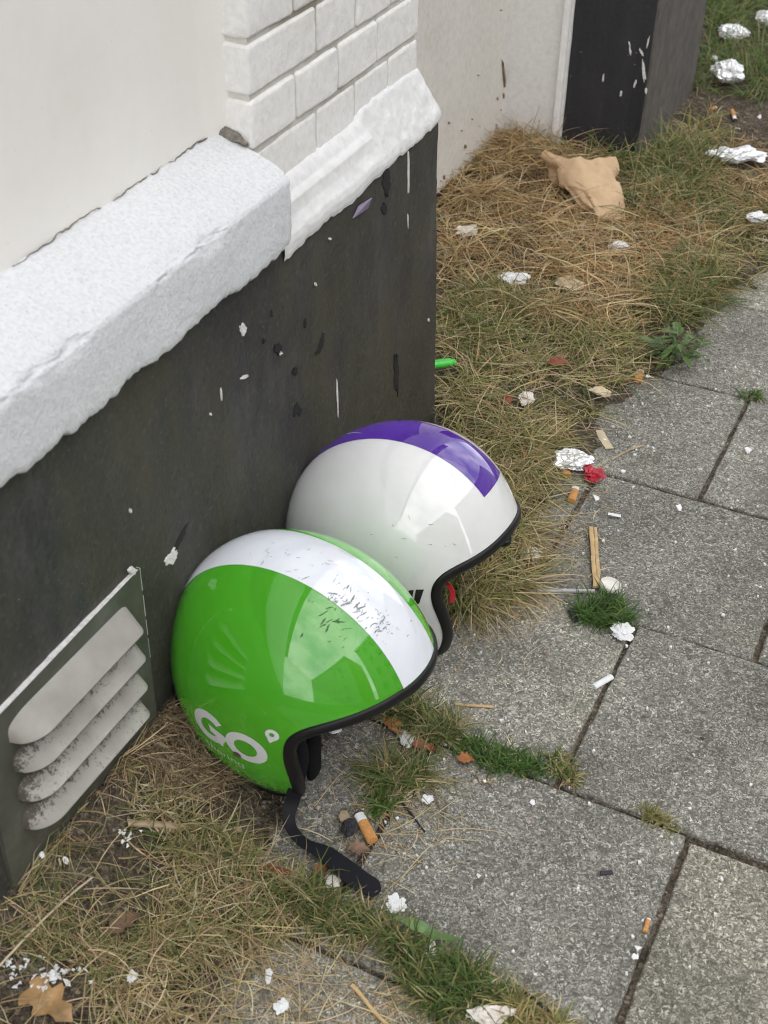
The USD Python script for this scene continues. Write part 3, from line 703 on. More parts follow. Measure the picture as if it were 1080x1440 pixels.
for (y0, y1, zt, zb, dp, mt) in ((0.6110, 0.8000, 0.2680, 0.2445, 0.025, 'louvre'), (0.6090, 0.7985, 0.2310, 0.2090, 0.025, 'louvre_dirty'), (0.6070, 0.7960, 0.1935, 0.1720, 0.025, 'louvre_dirty'), (0.6050, 0.7940, 0.1570, 0.1350, 0.025, 'louvre_dirty')):
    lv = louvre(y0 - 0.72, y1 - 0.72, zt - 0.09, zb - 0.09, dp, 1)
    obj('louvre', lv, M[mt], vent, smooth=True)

# ---------------------------------------------------------------- white door in the recess, pier beyond
door = empty('white_door', (-0.93, 2.15, 0))
tag(door, 'plain white painted door panel in the recess behind the black corner', 'door')
dz, dy = np.meshgrid(np.linspace(0.025, 2.3, 60), np.linspace(1.55 - 2.15, 2.706 - 2.15, 60), indexing='ij')
DP = np.stack([(meshkit.fbm(np.stack([dy * 4, dz * 4, 0 * dy], -1), 3, 71) - .5) * 0.006, dy, dz], -1)
obj('panel', join([grid_mesh(DP, flip=True), (lambda t: (np.array(t.vertices), np.array(t.faces)))(trimesh.creation.box(bounds=[[-0.05, -0.6, 0.025], [-0.006, 0.556, 2.3]]))]), M['gate'], door, smooth=30)
rd_ = np.random.default_rng(19)
def gate_specks():
    parts = []
    for _ in range(38):
        y_ = rd_.uniform(1.75, 2.69); z_ = 0.03 + rd_.gamma(1.4, 0.05); r_ = rd_.uniform(0.0006, 0.0020); m_ = 7
        a_ = np.linspace(0, 2 * math.pi, m_, endpoint=False); q_r = r_ * rd_.uniform(0.5, 1.3, m_)
        v = np.c_[np.full(m_, 0.0042), y_ - 2.15 + q_r * np.cos(a_), z_ + q_r * np.sin(a_) * rd_.uniform(0.8, 2.4)]
        b_ = v.copy(); b_[:, 0] = -0.002
        parts.append((np.vstack([[[0.0044, y_ - 2.15, z_]], v, b_]), np.array([[0, 1 + i, 1 + (i + 1) % m_] for i in range(m_)] + [[1 + i, 1 + m_ + i, 1 + m_ + (i + 1) % m_] for i in range(m_)] + [[1 + i, 1 + m_ + (i + 1) % m_, 1 + (i + 1) % m_] for i in range(m_)])))
    return join(parts)


tag(obj('mud_specks', gate_specks(), M['rust'], door), 'splashed mud specks near the bottom', kind='stuff')
st_v, st_f = blob((714, 150), 9, 120, 5, 0.08, 0.9, x=-0.93, lift=0.004)
obj('rust_stain', (st_v - np.array([-0.93, 2.15, 0]), st_f), M['rust'], door)
bk = trimesh.creation.box(bounds=[[-1.3, 1.6, -0.05], [-0.985, 14.0, 9.0]])
pier = empty('door_pier', (-0.77, 2.95, 0))
tag(pier, 'black painted pier with white door jamb, behind the crumpled paper bag', 'pier')
PO = np.array([-0.77, 2.95, 0])


def slab_box(b, r, seed, amp=0.003, ref=0.03):
    lo_, hi_ = np.array(b[0]), np.array(b[1]); c = (lo_ + hi_) / 2; h = (hi_ - lo_) / 2 - r
    s = m3.Manifold.sphere(r, 10)
    hull = m3.Manifold.batch_hull([s.translate([float(a * h[0]), float(bb * h[1]), float(cc * h[2])]) for a in (-1, 1) for bb in (-1, 1) for cc in (-1, 1)]).refine_to_length(ref)
    me = hull.to_mesh(); v = np.array(me.vert_properties[:, :3], float); f = np.array(me.tri_verts)
    n = trimesh.Trimesh(v, f, process=False).vertex_normals
    return v + n * ((meshkit.fbm(v * 18 + seed, 4, seed) - .5) * amp)[:, None] + c, f


obj('jamb', slab_box([[-0.955 + .77, 2.700 - 2.95, -0.03], [-0.793 + .77, 2.760 - 2.95, 2.2]], 0.006, 3), M['jamb'], pier, smooth=True)
obj('jamb_bead', slab_box([[-0.812 + .77, 2.690 - 2.95, -0.03], [-0.7965 + .77, 2.712 - 2.95, 2.2]], 0.004, 13, amp=0.002), plain('bead_white', (0.80, 0.80, 0.79), 0.5, var=0.08), pier, smooth=True)
tag(obj('plinth', slab_box([[-0.7955 + .77, 2.7080 - 2.95, -0.05], [-0.6245 + .77, 3.19 - 2.95, 0.55]], 0.007, 4), M['pier'], pier, smooth=True), 'black painted plinth of the pier')
tag(obj('front_face', slab_box([[-0.64 + .77, 2.7125 - 2.95, -0.05], [-0.6205 + .77, 3.186 - 2.95, 0.545]], 0.005, 6), M['pier_worn'], pier, smooth=True), 'worn grey brown street face of the pier')
obj('upper_wall', slab_box([[-0.955 + .77, 2.765 - 2.95, 0.5495], [-0.65 + .77, 3.18 - 2.95, 4.0]], 0.006, 5, ref=0.2), M['brick'], pier, smooth=True)
def face_chip(px, w, h, ro, seed):
    c = on_y(px, 2.7062); k = mpp(c); rng = np.random.default_rng(seed); n = 16
    a = np.linspace(0, 2 * math.pi, n, endpoint=False)
    r = 1 + 0.6 * (rng.random(n) - 0.5)
    u, v = np.cos(a) * r * w * k * 0.5, np.sin(a) * r * h * k * 0.62
    u, v = u * math.cos(ro) - v * math.sin(ro), u * math.sin(ro) + v * math.cos(ro)
    front = np.c_[c[0] + u, np.full(n, 2.7062), c[2] + v]; back = front + [0, 0.003, 0]
    vv = np.vstack([[c - [0, 0.0004, 0]], front, back])
    ff = [[0, 1 + (i + 1) % n, 1 + i] for i in range(n)] + [[1 + i, 1 + (i + 1) % n, 1 + n + i] for i in range(n)] + [[1 + (i + 1) % n, 1 + n + (i + 1) % n, 1 + n + i] for i in range(n)]
    return vv - PO, np.array(ff)


for px, w, h, ro in (((905, 100), 4, 22, 0.25), ((902, 74), 3, 10, 0.6), ((886, 72), 2.5, 9, 0.3), ((848, 110), 2.5, 9, 0.0), ((873, 132), 3, 7, 0.0), ((893, 118), 2.5, 10, -0.2), ((911, 60), 2.5, 14, -0.1), ((908, 128), 3, 6, 0.1), ((885, 62), 2, 5, 0.5)):
    tag(obj('paint_chip', face_chip(px, w, h, ro, int(px[0] * 3 + px[1])), M['chip_white'], pier), None)
far = tag(obj('rear_wall', join([(np.array(bk.vertices), np.array(bk.faces))]), M['gate']), 'pale wall set back beyond the black pier', 'wall')

# ---------------------------------------------------------------- the other side of the street (it shows in the lacquer of the helmets)
rowh = empty('terrace_house', (12.0, 0, 0))
tag(rowh, 'brick terrace across the street, mirrored small in the helmet lacquer', 'house')
M['street_brick'] = mat('street_brick', {
    'g': ('geometry', {}), 'mp': ('mapping', {'rotation': (math.pi / 2, 0, math.pi / 2)}), 'b': ('brick_texture', {'scale': 4.0, 'color1': (0.26, 0.14, 0.085), 'color2': (0.33, 0.19, 0.12), 'mortar': (0.36, 0.33, 0.29), 'mortar_size': 0.015}),
    'p': ('principled_bsdf', {'roughness': 0.85})}, [('g.position', 'mp.vector'), ('mp.vector', 'b.vector'), ('b.color', 'p.base_color')])
M['window_glass'] = plain('window_glass', (0.02, 0.024, 0.03), 0.05, var=0.1, bump=0.0)
M['window_white'] = plain('window_white', (0.70, 0.70, 0.68), 0.5, var=0.05)
def bxm(*b):
    t = trimesh.creation.box(bounds=b); return np.array(t.vertices), np.array(t.faces)
obj('wall', join([bxm([0, -34, 0], [8, -7.5, 11.6]), bxm([0, -3.4, 0], [8, 34, 10.6])]), M['street_brick'], rowh)
obj('cornice', join([bxm([-0.35, -34.2, 11.6], [8, -7.4, 12.0]), bxm([-0.35, -3.6, 10.6], [8, 34.2, 11.0])]), M['window_white'], rowh)
for yw in np.arange(-32, 33, 2.6):
    if -9 < yw < -2.2:
        continue
    for zw in (0.9, 3.7, 6.4, 8.7):
        w_ = obj('window', join([bxm([-0.06, yw - 0.65, zw - 0.06], [-0.005, yw - 0.57, zw + 1.56]), bxm([-0.06, yw + 0.57, zw - 0.06], [-0.005, yw + 0.65, zw + 1.56]), bxm([-0.062, yw - 0.566, zw + 1.48], [-0.004, yw + 0.566, zw + 1.56]), bxm([-0.10, yw - 0.566, zw - 0.06], [-0.004, yw + 0.566, zw + 0.02]), bxm([-0.058, yw - 0.03, zw + 0.024], [-0.006, yw + 0.03, zw + 1.476])]), M['window_white'], rowh)
        obj('pane', bxm([-0.035, yw - 0.566, zw + 0.022], [-0.012, yw + 0.566, zw + 1.478]), M['window_glass'], w_)

# ---------------------------------------------------------------- helmets
S_A, S_B, S_C, S_C2 = 0.1524, 0.1208, 0.1318, 0.1781
R_G = np.array([[0.8997, 0.0355, 0.4351], [-0.0603, 0.9972, 0.0433], [-0.4323, -0.0652, 0.8994]])
R_W = np.array([[0.7843, 0.0577, -0.6177], [-0.0430, 0.9983, 0.0387], [0.6189, -0.0038, 0.7854]])
C_G, C_W = np.array([-0.4935, 0.9276, 0.1388]), np.array([-0.5005, 1.1841, 0.1324])


def shell_r(d):
    """distance from the centre to the shell in direction d (unit)"""
    c = np.where(d[..., 2] > 0, S_C, S_C2)
    return 1 / np.sqrt((d[..., 0] / S_A) ** 2 + (d[..., 1] / S_B) ** 2 + (d[..., 2] / c) ** 2)


def shell_n(p):
    c = np.where(p[..., 2] > 0, S_C, S_C2)
    n = np.stack([p[..., 0] / S_A ** 2, p[..., 1] / S_B ** 2, p[..., 2] / c ** 2], -1)
    return n / np.linalg.norm(n, axis=-1, keepdims=True)


def rim_curve(half, n=360, far=None):
    """half: points from the brow's middle (y = 0) round the right side to the neck's middle, in shell coordinates"""
    h = unit(np.array(half, float))
    hf = h if far is None else unit(np.array(far, float))
    full = np.vstack([h, (hf * [1, -1, 1])[-2:0:-1]])
    full = np.vstack([full, full[:1]])
    t = np.concatenate([[0], np.cumsum(np.linalg.norm(np.diff(full, axis=0), axis=1) ** 0.6)])
    cs = CubicSpline(t, full, bc_type='periodic')
    d = unit(cs(np.linspace(0, t[-1], 4000)))
    s = np.concatenate([[0], np.cumsum(np.linalg.norm(np.diff(d, axis=0), axis=1))])
    g_ = np.linspace(0, s[-1], n, endpoint=False)
    return unit(np.stack([np.interp(g_, s, d[:, i]) for i in range(3)], 1))


def fan(rim, pole, n=70, lo=0.0):
    """great arcs from the crown to every rim point"""
    t = np.linspace(lo, 1, n) ** 0.9
    w = np.arccos(np.clip(rim @ pole, -1, 1))
    a = np.sin((1 - t)[None] * w[:, None]) / np.sin(w)[:, None]
    b = np.sin(t[None] * w[:, None]) / np.sin(w)[:, None]
    return unit(a[..., None] * pole + b[..., None] * rim[:, None])


def helmet(name, label, group, R, C, half, pole, m_shell, stripe_w, stripe_mat, stripe_lab, stripe_end, far=None):
    yaw = math.degrees(math.atan2(R[1, 0], R[0, 0]))
    root = empty(name, (C[0], C[1], 0), yaw)
    tag(root, label, 'helmet', group)
    cz, sz = math.cos(math.radians(-yaw)), math.sin(math.radians(-yaw))
    RZ = np.array([[cz, -sz, 0], [sz, cz, 0], [0, 0, 1]])

    def put(p):                                      # shell coordinates -> the thing's own frame
        return (np.asarray(p) @ R.T + [0, 0, C[2]]) @ RZ.T

    def putn(n):
        return np.asarray(n) @ R.T @ RZ.T
    rim = rim_curve(half, far=far)
    best = None
    for el in np.radians(np.arange(60, 170, 2)):     # the crown point from which the whole rim is seen in order
        pk = np.array([math.cos(el), 0, math.sin(el)])
        e1 = np.array([0, 1.0, 0]); e2 = np.cross(pk, e1)
        psi = np.unwrap(np.arctan2(rim @ e1, rim @ e2)); sg = np.sign(psi[-1] - psi[0])
        m_ = (np.diff(np.r_[psi, psi[0] + sg * 2 * np.pi]) * sg).min()
        if best is None or m_ > best[0]:
            best = (m_, pk)
    pole = best[1]
    D = fan(rim, pole)
    Pm = D * shell_r(D)[..., None]
    sv, sf = grid_mesh(Pm, closed_u=True)
    sh = obj('shell', (put(sv), sf), m_shell, root, smooth=True, normals=putn(shell_n(sv)))
    # trim: a rubber U round the rim
    E = Pm[:, -1]
    nE = shell_n(E)
    tan = unit(np.roll(E, -1, 0) - np.roll(E, 1, 0))
    b = unit(np.cross(nE, tan))
    arc = E - Pm[:, -3]
    b *= np.sign((b * arc).sum(1))[:, None]
    # soften the outward direction where the rim turns sharply
    for _ in range(6):
        b = unit(np.roll(b, 1, 0) + 2 * b + np.roll(b, -1, 0))
    prof_t = [(-0.0010, -0.0005), (-0.0005, 0.0016), (0.0025, 0.0028), (0.006, 0.0024), (0.0095, 0.0010), (0.0118, -0.0018), (0.0120, -0.0060), (0.0105, -0.0105), (0.006, -0.013), (-0.002, -0.016), (-0.008, -0.019)]
    T = np.stack([E + b * pb + nE * pn for pb, pn in prof_t], 1)
    obj('rim_trim', (lambda v, f: (put(v), f))(*grid_mesh(T, closed_u=True)), M['rubber'], root, smooth=True)
    # padded lining inside
    Din = D
    Pin = D * (shell_r(D) - 0.024)[..., None]
    Pin[:, -1] = T[:, -1]; Pin[:, -2] = 0.5 * (Pin[:, -3] + T[:, -1])
    obj('lining', (lambda v, f: (put(v), f[:, ::-1]))(*grid_mesh(Pin, closed_u=True)), M['lining'], root, smooth=True)
    # stripe: a band of the shell with |y| < w, a film over the lacquer
    x0_, x1_ = stripe_end
    aa = np.linspace(0, 1, 160); wv = np.linspace(-1, 1, 15)
    AA, WW = np.meshgrid(aa, wv, indexing='ij')
    th_ = np.radians(x0_ + (x1_ - x0_) * AA)
    sw0, sw1 = (stripe_w, stripe_w) if np.ndim(stripe_w) == 0 else stripe_w
    y = -sw0 + (sw0 + sw1) * (WW + 1) / 2
    c = np.where(np.sin(th_) > 0, S_C, S_C2)
    k = np.sqrt(np.clip(1 - (y / S_B) ** 2, 0, 1))
    rr = 1 / np.sqrt((np.cos(th_) / S_A) ** 2 + (np.sin(th_) / c) ** 2)
    Ps = np.stack([rr * np.cos(th_) * k, y, rr * np.sin(th_) * k], -1)
    Ps = Ps + shell_n(Ps) * 0.0004
    pv, pf = grid_mesh(Ps, flip=True)
    tag(obj('stripe', (put(pv), pf), stripe_mat, root, smooth=True, normals=putn(shell_n(pv))), stripe_lab)
    return root, put, T, E, nE, b, rim


ch, shh = math.cos(math.radians(26)), math.sin(math.radians(26))


def lvl(xt, y, zt):                                  # level helmet coordinates -> shell coordinates (green)
    return (ch * xt - shh * zt, y, shh * xt + ch * zt)


half_g = [(0.1055, 0, 0.0945), (0.1040, -0.020, 0.0930), (0.0991, -0.0401, 0.0901), (0.0857, -0.0708, 0.0769), (0.0656, -0.0959, 0.0566), (0.0470, -0.1100, 0.0340), (0.0405, -0.1155, 0.0140), (0.0470, -0.1146, -0.0111),
          (0.0620, -0.1070, -0.0391), (0.0740, -0.0956, -0.0667), (0.0800, -0.083, -0.0950), (0.0742, -0.0741, -0.1160), (0.0565, -0.0774, -0.1246), (0.0210, -0.0820, -0.1303), (-0.0218, -0.0826, -0.1290), (-0.0583, -0.0800, -0.1200), (-0.0931, -0.0660, -0.1020), (-0.115, -0.038, -0.0900), (-0.122, 0, -0.0860)]
SC_G = C_G + R_G @ np.array([0.018, -0.045, 0.122])
M['green'] = gloss_paint('green_lacquer', (0.055, 0.315, 0.012), tuple(SC_G), 0.085, scuff_col=(0.035, 0.075, 0.035), amount=0.62)
M['white_stripe'] = gloss_paint('white_stripe_film', (0.72, 0.75, 0.80), tuple(C_G + R_G @ np.array([0.045, -0.012, 0.124])), 0.085, scuff_col=(0.15, 0.16, 0.17), amount=0.60, rough=0.12)
M['white'] = gloss_paint('white_lacquer', (0.70, 0.71, 0.70), tuple(C_W + R_W @ np.array([0.03, -0.07, 0.08])), 0.20, scuff_col=(0.35, 0.35, 0.35), amount=0.74)
M['purple'] = gloss_paint('purple_film', (0.070, 0.018, 0.27), tuple(C_W + R_W @ np.array([0.12, -0.0, 0.06])), 0.03, scuff_col=(0.2, 0.15, 0.4), amount=0.66)
green, put_g, T_g, E_g, n_g, b_g, rim_g = helmet('motorcycle_helmet', 'glossy green open face helmet with scuffed white stripe, nearest on the ground', None, R_G, C_G, half_g, (-0.35, 0, 0.93), M['green'],
                                0.0362, M['white_stripe'], 'scuffed white stripe over the crown', (42.5, 205.0))
cw, sw = math.cos(math.radians(38.3)), math.sin(math.radians(38.3))


def lvw(xt, y, zt):
    return (cw * xt + sw * zt, y, -sw * xt + cw * zt)


half_w = [(0.1462, 0, -0.0425), (0.1455, -0.016, -0.0427), (0.1431, -0.0295, -0.0431), (0.1278, -0.0597, -0.0412), (0.1045, -0.0842, -0.0375), (0.0880, -0.0945, -0.0417), (0.0742, -0.0984, -0.0564), (0.0626, -0.0949, -0.0824), (0.0480, -0.0875, -0.1092), (0.0270, -0.0810, -0.1300), (0.0072, -0.0773, -0.1392),
          lvw(0.048, -0.0785, -0.116), lvw(0.010, -0.081, -0.108), lvw(-0.028, -0.0815, -0.090), lvw(-0.060, -0.079, -0.067), lvw(-0.085, -0.066, -0.040), lvw(-0.100, -0.038, -0.022), lvw(-0.106, 0, -0.016)]
far_w = []
for q in half_w:                                     # the cheek on the wall side sits higher
    xl, zl = cw * q[0] - sw * q[2], sw * q[0] + cw * q[2]
    zl = -0.022 + (zl + 0.022) * 0.12 if zl < -0.022 and xl > -0.05 else zl
    far_w.append(lvw(xl, q[1] * 1.05, zl))
white, put_w, T_w, E_w, n_w, b_w, rim_w = helmet('motorcycle_helmet', 'glossy white open face helmet with purple stripe, behind the green one', None, R_W, C_W, half_w, (0.30, 0, 0.95), M['white'],
                                (0.0165, 0.046), M['purple'], 'purple stripe over the crown', (2.4, 190.0), far_w)

# lettering on the green helmet: ring G, ring O, pin, small word below
import os as _os
if _os.environ.get('DBG'):
    for nm, T_, R_, C_ in (('g', T_g, R_G, C_G), ('w', T_w, R_W, C_W)):
        w_ = T_.reshape(-1, 3) @ R_.T + C_
        print(nm, 'trim min', w_.min(0), 'max', w_.max(0))


def ellipse(cx, cy, a, b, n=64):
    return affinity.scale(Point(cx, cy).buffer(1.0, n // 4), a, b)


def on_side(shape, put, off=0.0006, step=0.0035, inv=lvl):
    parts = []
    for gpoly in getattr(shape, 'geoms', [shape]):
        gpoly = gpoly.segmentize(step)
        v2, f = trimesh.creation.triangulate_polygon(gpoly, engine='earcut')
        me = trimesh.Trimesh(np.c_[v2, np.zeros(len(v2))], f, process=False)
        v3, f3 = trimesh.remesh.subdivide_to_size(me.vertices, me.faces, 0.006)
        p = np.array([inv(a, 0, b) for a, b in v3[:, :2]])
        c = np.where(p[:, 2] > 0, S_C, S_C2)
        p[:, 1] = -S_B * np.sqrt(np.clip(1 - (p[:, 0] / S_A) ** 2 - (p[:, 2] / c) ** 2, 0.001, 1))
        p = p + shell_n(p) * off
        n = np.cross(p[f3[:, 1]] - p[f3[:, 0]], p[f3[:, 2]] - p[f3[:, 0]])
        parts.append((put(p), f3))
    return join(parts)


O_ = ellipse(-0.0057, -0.0377, 0.0250, 0.0213).difference(ellipse(-0.0062, -0.0380, 0.0137, 0.0113))
gx_, gz_ = -0.0525, -0.0335
G_ = ellipse(gx_, gz_, 0.0232, 0.0213).difference(ellipse(gx_ + 0.0006, gz_, 0.0128, 0.0112))
G_ = G_.difference(Polygon([(gx_ + 0.004, gz_ - 0.0022), (gx_ + 0.004, gz_ + 0.003), (gx_ + 0.022, gz_ + 0.0165), (gx_ + 0.04, gz_ + 0.0165), (gx_ + 0.04, gz_ - 0.0022)]))
G_ = G_.union(Polygon([(gx_ - 0.001, gz_ + 0.0042), (gx_ + 0.001, gz_ - 0.0055), (gx_ + 0.0075, gz_ - 0.0075), (gx_ + 0.0130, gz_ - 0.0200), (gx_ + 0.0165, gz_ - 0.0205), (gx_ + 0.0205, gz_ - 0.0010)]).buffer(0))
pin_c = (0.0262, -0.0040)
pinp = ellipse(*pin_c, 0.0076, 0.0072).union(Polygon([(pin_c[0] - 0.0075, pin_c[1] - 0.001), (pin_c[0] - 0.0028, pin_c[1] - 0.0122), (pin_c[0] + 0.0066, pin_c[1] - 0.0035)])).difference(ellipse(pin_c[0] - 0.0003, pin_c[1] + 0.0002, 0.0028, 0.0026))
obj('letter', on_side(G_, put_g), M['logo_white'], green)
obj('letter', on_side(O_, put_g), M['logo_white'], green)
obj('pin_mark', on_side(pinp, put_g), M['logo_white'], green)
word = meshkit.text_mesh('sharing', 0.0092, 0.001)
wv2 = np.array(word.vertices); keep = wv2[:, 2] < 1e-6
tri = [t for t in word.faces if keep[t].all()]
wx = wv2[:, 0] / wv2[:, 0].max()
xt = -0.0660 + wx * 0.0520; zt = -0.0695 - wx * 0.0085 + wv2[:, 1] * 0.95
p = np.array([lvl(a, 0, b_) for a, b_ in zip(xt, zt)])
c_ = np.where(p[:, 2] > 0, S_C, S_C2)
p[:, 1] = -S_B * np.sqrt(np.clip(1 - (p[:, 0] / S_A) ** 2 - (p[:, 2] / c_) ** 2, 0.001, 1))
p += shell_n(p) * 0.0006
obj('lettering', (put_g(p), np.array(tri)[:, ::-1]), M['logo_pale'], green)
rv = on_side(ellipse(-0.0183, -0.0551, 0.0052, 0.0046), put_g, 0.0012)
tag(obj('rivet', rv, plain('bronze_rivet', (0.09, 0.07, 0.055), 0.4, var=0.2), green), 'small dark rivet at the lower edge of the lettering')


def shell_hit(px, R, C):
    d = ray(px); d = d / np.linalg.norm(d)
    t0 = np.linalg.norm(C - CAM); t = np.linspace(t0 - 0.25, t0 + 0.1, 1400)
    L_ = ((CAM + t[:, None] * d) - C) @ R
    c = np.where(L_[:, 2] > 0, S_C, S_C2)
    f = (L_[:, 0] / S_A) ** 2 + (L_[:, 1] / S_B) ** 2 + (L_[:, 2] / c) ** 2 - 1
    k = int(np.argmax(f < 0)); u = f[k - 1] / (f[k - 1] - f[k])
    return L_[k - 1] * (1 - u) + L_[k] * u


def scuffs(spots, R, C, put, seed, off):
    rng = np.random.default_rng(seed); parts = []
    for (px, ln_, wd_, ang) in spots:
        p0 = shell_hit(px, R, C); k = mpp(R @ p0 + C); n0 = shell_n(p0)
        e = shell_hit((px[0] + math.cos(ang) * 3, px[1] - math.sin(ang) * 3), R, C) - p0
        e = e / np.linalg.norm(e); s_ = np.cross(n0, e)
        m_ = 7; t = np.linspace(-1, 1, m_)
        prof_ = (1 - t ** 2) ** 0.6 * rng.uniform(0.4, 1.3, m_)
        bend_ = rng.normal(0, 0.10) * t ** 2
        ctr = p0 + e * (t * ln_ * k / 2)[:, None] + s_ * (bend_ * ln_ * k)[:, None]
        up_ = ctr + s_ * (prof_ * wd_ * k / 2)[:, None]; dn = ctr - s_ * (prof_ * wd_ * k / 2 * rng.uniform(0.5, 1.2, m_))[:, None]
        P_ = np.stack([up_, dn], 1)
        c = np.where(P_[..., 2] > 0, S_C, S_C2)
        q = np.sqrt((P_[..., 0] / S_A) ** 2 + (P_[..., 1] / S_B) ** 2 + (P_[..., 2] / c) ** 2)
        P_ = P_ / q[..., None]; P_ = P_ + shell_n(P_) * off
        v, f = grid_mesh(P_, flip=True); parts.append((put(v), f))
    return join(parts)


rs = np.random.default_rng(14)
edge_x = np.array([265, 298, 340, 397, 449, 495.5, 532, 563]); edge_y = np.array([822, 799, 794, 806, 835, 866, 907, 972])
on_green, on_stripe = [], []
for _ in range(170):
    px = (rs.normal(488, 42), rs.normal(862, 26) )
    px = (px[0], px[1] + (px[0] - 488) * 0.25)
    ye = np.interp(px[0], edge_x, edge_y)
    if rs.random() < 0.55:
        c_k = [(470, 845), (505, 858), (535, 880), (455, 878)][rs.integers(0, 4)]
        px = (c_k[0] + rs.normal(0, 9), c_k[1] + rs.normal(0, 8))
        ye = np.interp(px[0], edge_x, edge_y)
    sz = rs.gamma(1.1, 5.0) + 1.5
    spot = (px, min(sz, 20), rs.uniform(0.5, 1.3) + 0.16 * min(sz, 20) * rs.random(), math.radians(rs.normal(38, 26)))
    far_ = np.interp(px[0], [428, 480, 532, 573, 599], [752, 772, 809, 850, 887])
    if px[1] > ye + 1.5 and px[1] < 925:
        on_green.append(spot)
    elif far_ + 9 < px[1] < ye - 1.5:
        on_stripe.append(spot)
for _ in range(34):
    px = (rs.uniform(345, 470), rs.uniform(752, 815)); ye = np.interp(px[0], edge_x, edge_y)
    if np.interp(px[0], [340, 392, 428, 480], [762, 757, 758, 780]) + 4 < px[1] < ye - 3:
        on_stripe.append((px, rs.uniform(2, 9), rs.uniform(0.7, 1.3), math.radians(rs.normal(10, 40))))
on_green = on_green[:30]
M['scuff_green'] = plain('scuffed_green', (0.045, 0.13, 0.035), 0.7, var=0.5, scale=400.0)
M['scuff_grey'] = plain('scuffed_grey', (0.20, 0.21, 0.22), 0.7, var=0.5, scale=400.0)
for sp_, mt_, nm_, of_ in ((on_green, 'scuff_green', 'dark scuffs beside the stripe', 0.0003), (on_stripe, 'scuff_grey', 'grey scuffs across the white stripe', 0.0007)):
    tag(obj('scuff_marks', scuffs(sp_, R_G, C_G, put_g, 5, of_), M[mt_], green), nm_, kind='stuff')
on_w = [((rs.normal(560, 40), rs.normal(745, 22)), rs.uniform(1.5, 9), rs.uniform(0.6, 1.1), math.radians(rs.normal(-25, 35))) for _ in range(9)]
tag(obj('scuff_marks', scuffs(on_w, R_W, C_W, put_w, 6, 0.0004), M['scuff_grey'], white), 'faint grey nicks on the white shell', kind='stuff')


# marks on the white helmet
def lvw2(a, y, b):
    return lvw(a, y, b)


def w_to_lvl(x, z):
    return (cw * x - sw * z, sw * x + cw * z)


for q4 in ([(0.0600, -0.0350), (0.0650, -0.0370), (0.0505, -0.0535), (0.0455, -0.0505)], [(0.0671, -0.0380), (0.0740, -0.0425), (0.0590, -0.0560), (0.0515, -0.0555)]):
    obj('bar_mark', on_side(Polygon([w_to_lvl(*a) for a in q4]), put_w, inv=lvw), M['logo_black'], white)


def ribbon(pts, wid, th, n=90, twist=None):
    """a flat strap along pts (k x 3); wid = the direction across (k x 3); th = thickness"""
    pts, wid = np.array(pts, float), np.array(wid, float)
    t = np.concatenate([[0], np.cumsum(np.linalg.norm(np.diff(pts, axis=0), axis=1))])
    s = np.linspace(0, t[-1], n)
    c = CubicSpline(t, pts)(s); w = np.stack([np.interp(s, t, wid[:, i]) for i in range(3)], 1)
    tg = unit(np.gradient(c, axis=0)); nn_ = unit(np.cross(tg, w))
    prof_ = [(-1, 0.6), (-0.9, 1), (0, 1.0), (0.9, 1), (1, 0.6), (1, -0.6), (0.9, -1), (0, -1), (-0.9, -1), (-1, -0.6), (-1, 0.6)]
    endt = np.ones(n)
    P_ = np.stack([c + w * a * 0.5 + nn_ * b_ * th / 2 for a, b_ in prof_], 1)
    v, f = grid_mesh(P_)
    k = len(prof_)
    caps = [[0, i + 1, i] for i in range(1, k - 2)] + [[(n - 1) * k, (n - 1) * k + i, (n - 1) * k + i + 1] for i in range(1, k - 2)]
    return v, np.vstack([f, np.array(caps)])


def loc_g(p):                                        # world -> green helmet's own frame
    yaw = math.atan2(R_G[1, 0], R_G[0, 0]); c, s = math.cos(-yaw), math.sin(-yaw)
    return (np.asarray(p) - [C_G[0], C_G[1], 0]) @ np.array([[c, -s, 0], [s, c, 0], [0, 0, 1]]).T


def loc_w(p):
    yaw = math.atan2(R_W[1, 0], R_W[0, 0]); c, s = math.cos(-yaw), math.sin(-yaw)
    return (np.asarray(p) - [C_W[0], C_W[1], 0]) @ np.array([[c, -s, 0], [s, c, 0], [0, 0, 1]]).T


def lerp_strap(rows):
    """rows: (left pixel, right pixel, depth point height) -> centres and widths"""
    cs, ws = [], []
    for lp, rp, z in rows:
        a = on_z(lp, z) if z is not None else at(lp, 0.011); b_ = on_z(rp, z) if z is not None else at(rp, 0.011)
        cs.append((a + b_) / 2); ws.append(b_ - a)
    return cs, ws


rows = [((408, 1042), (428, 1040), 0.118), ((413, 1072), (434, 1070), 0.085), ((405, 1106), (427, 1106), 0.050), ((399, 1130), (421, 1130), 0.026), ((397, 1152), (415, 1150), 0.016), ((407, 1175), (421, 1168), None),
        ((426, 1193), (438, 1183), None), ((444, 1204), (462, 1190), None), ((460, 1218), (480, 1201), None), ((482, 1238), (503, 1217), None), ((508, 1257), (529, 1235), None), ((521, 1261), (535, 1242), None), ((528, 1260), (536, 1249), None), ((532, 1257), (536, 1252), None)]
cs, ws = lerp_strap(rows)
sv, sf = ribbon(cs, ws, 0.0022)
if _os.environ.get('DBG'):
    print(np.round(cs, 3), np.round(ws, 3), [float(gz(c[0], c[1])) for c in cs])
tag(obj('chin_strap', (loc_g(sv), sf), M['webbing'], green, smooth=50), 'black webbing chin strap trailing on the slabs')
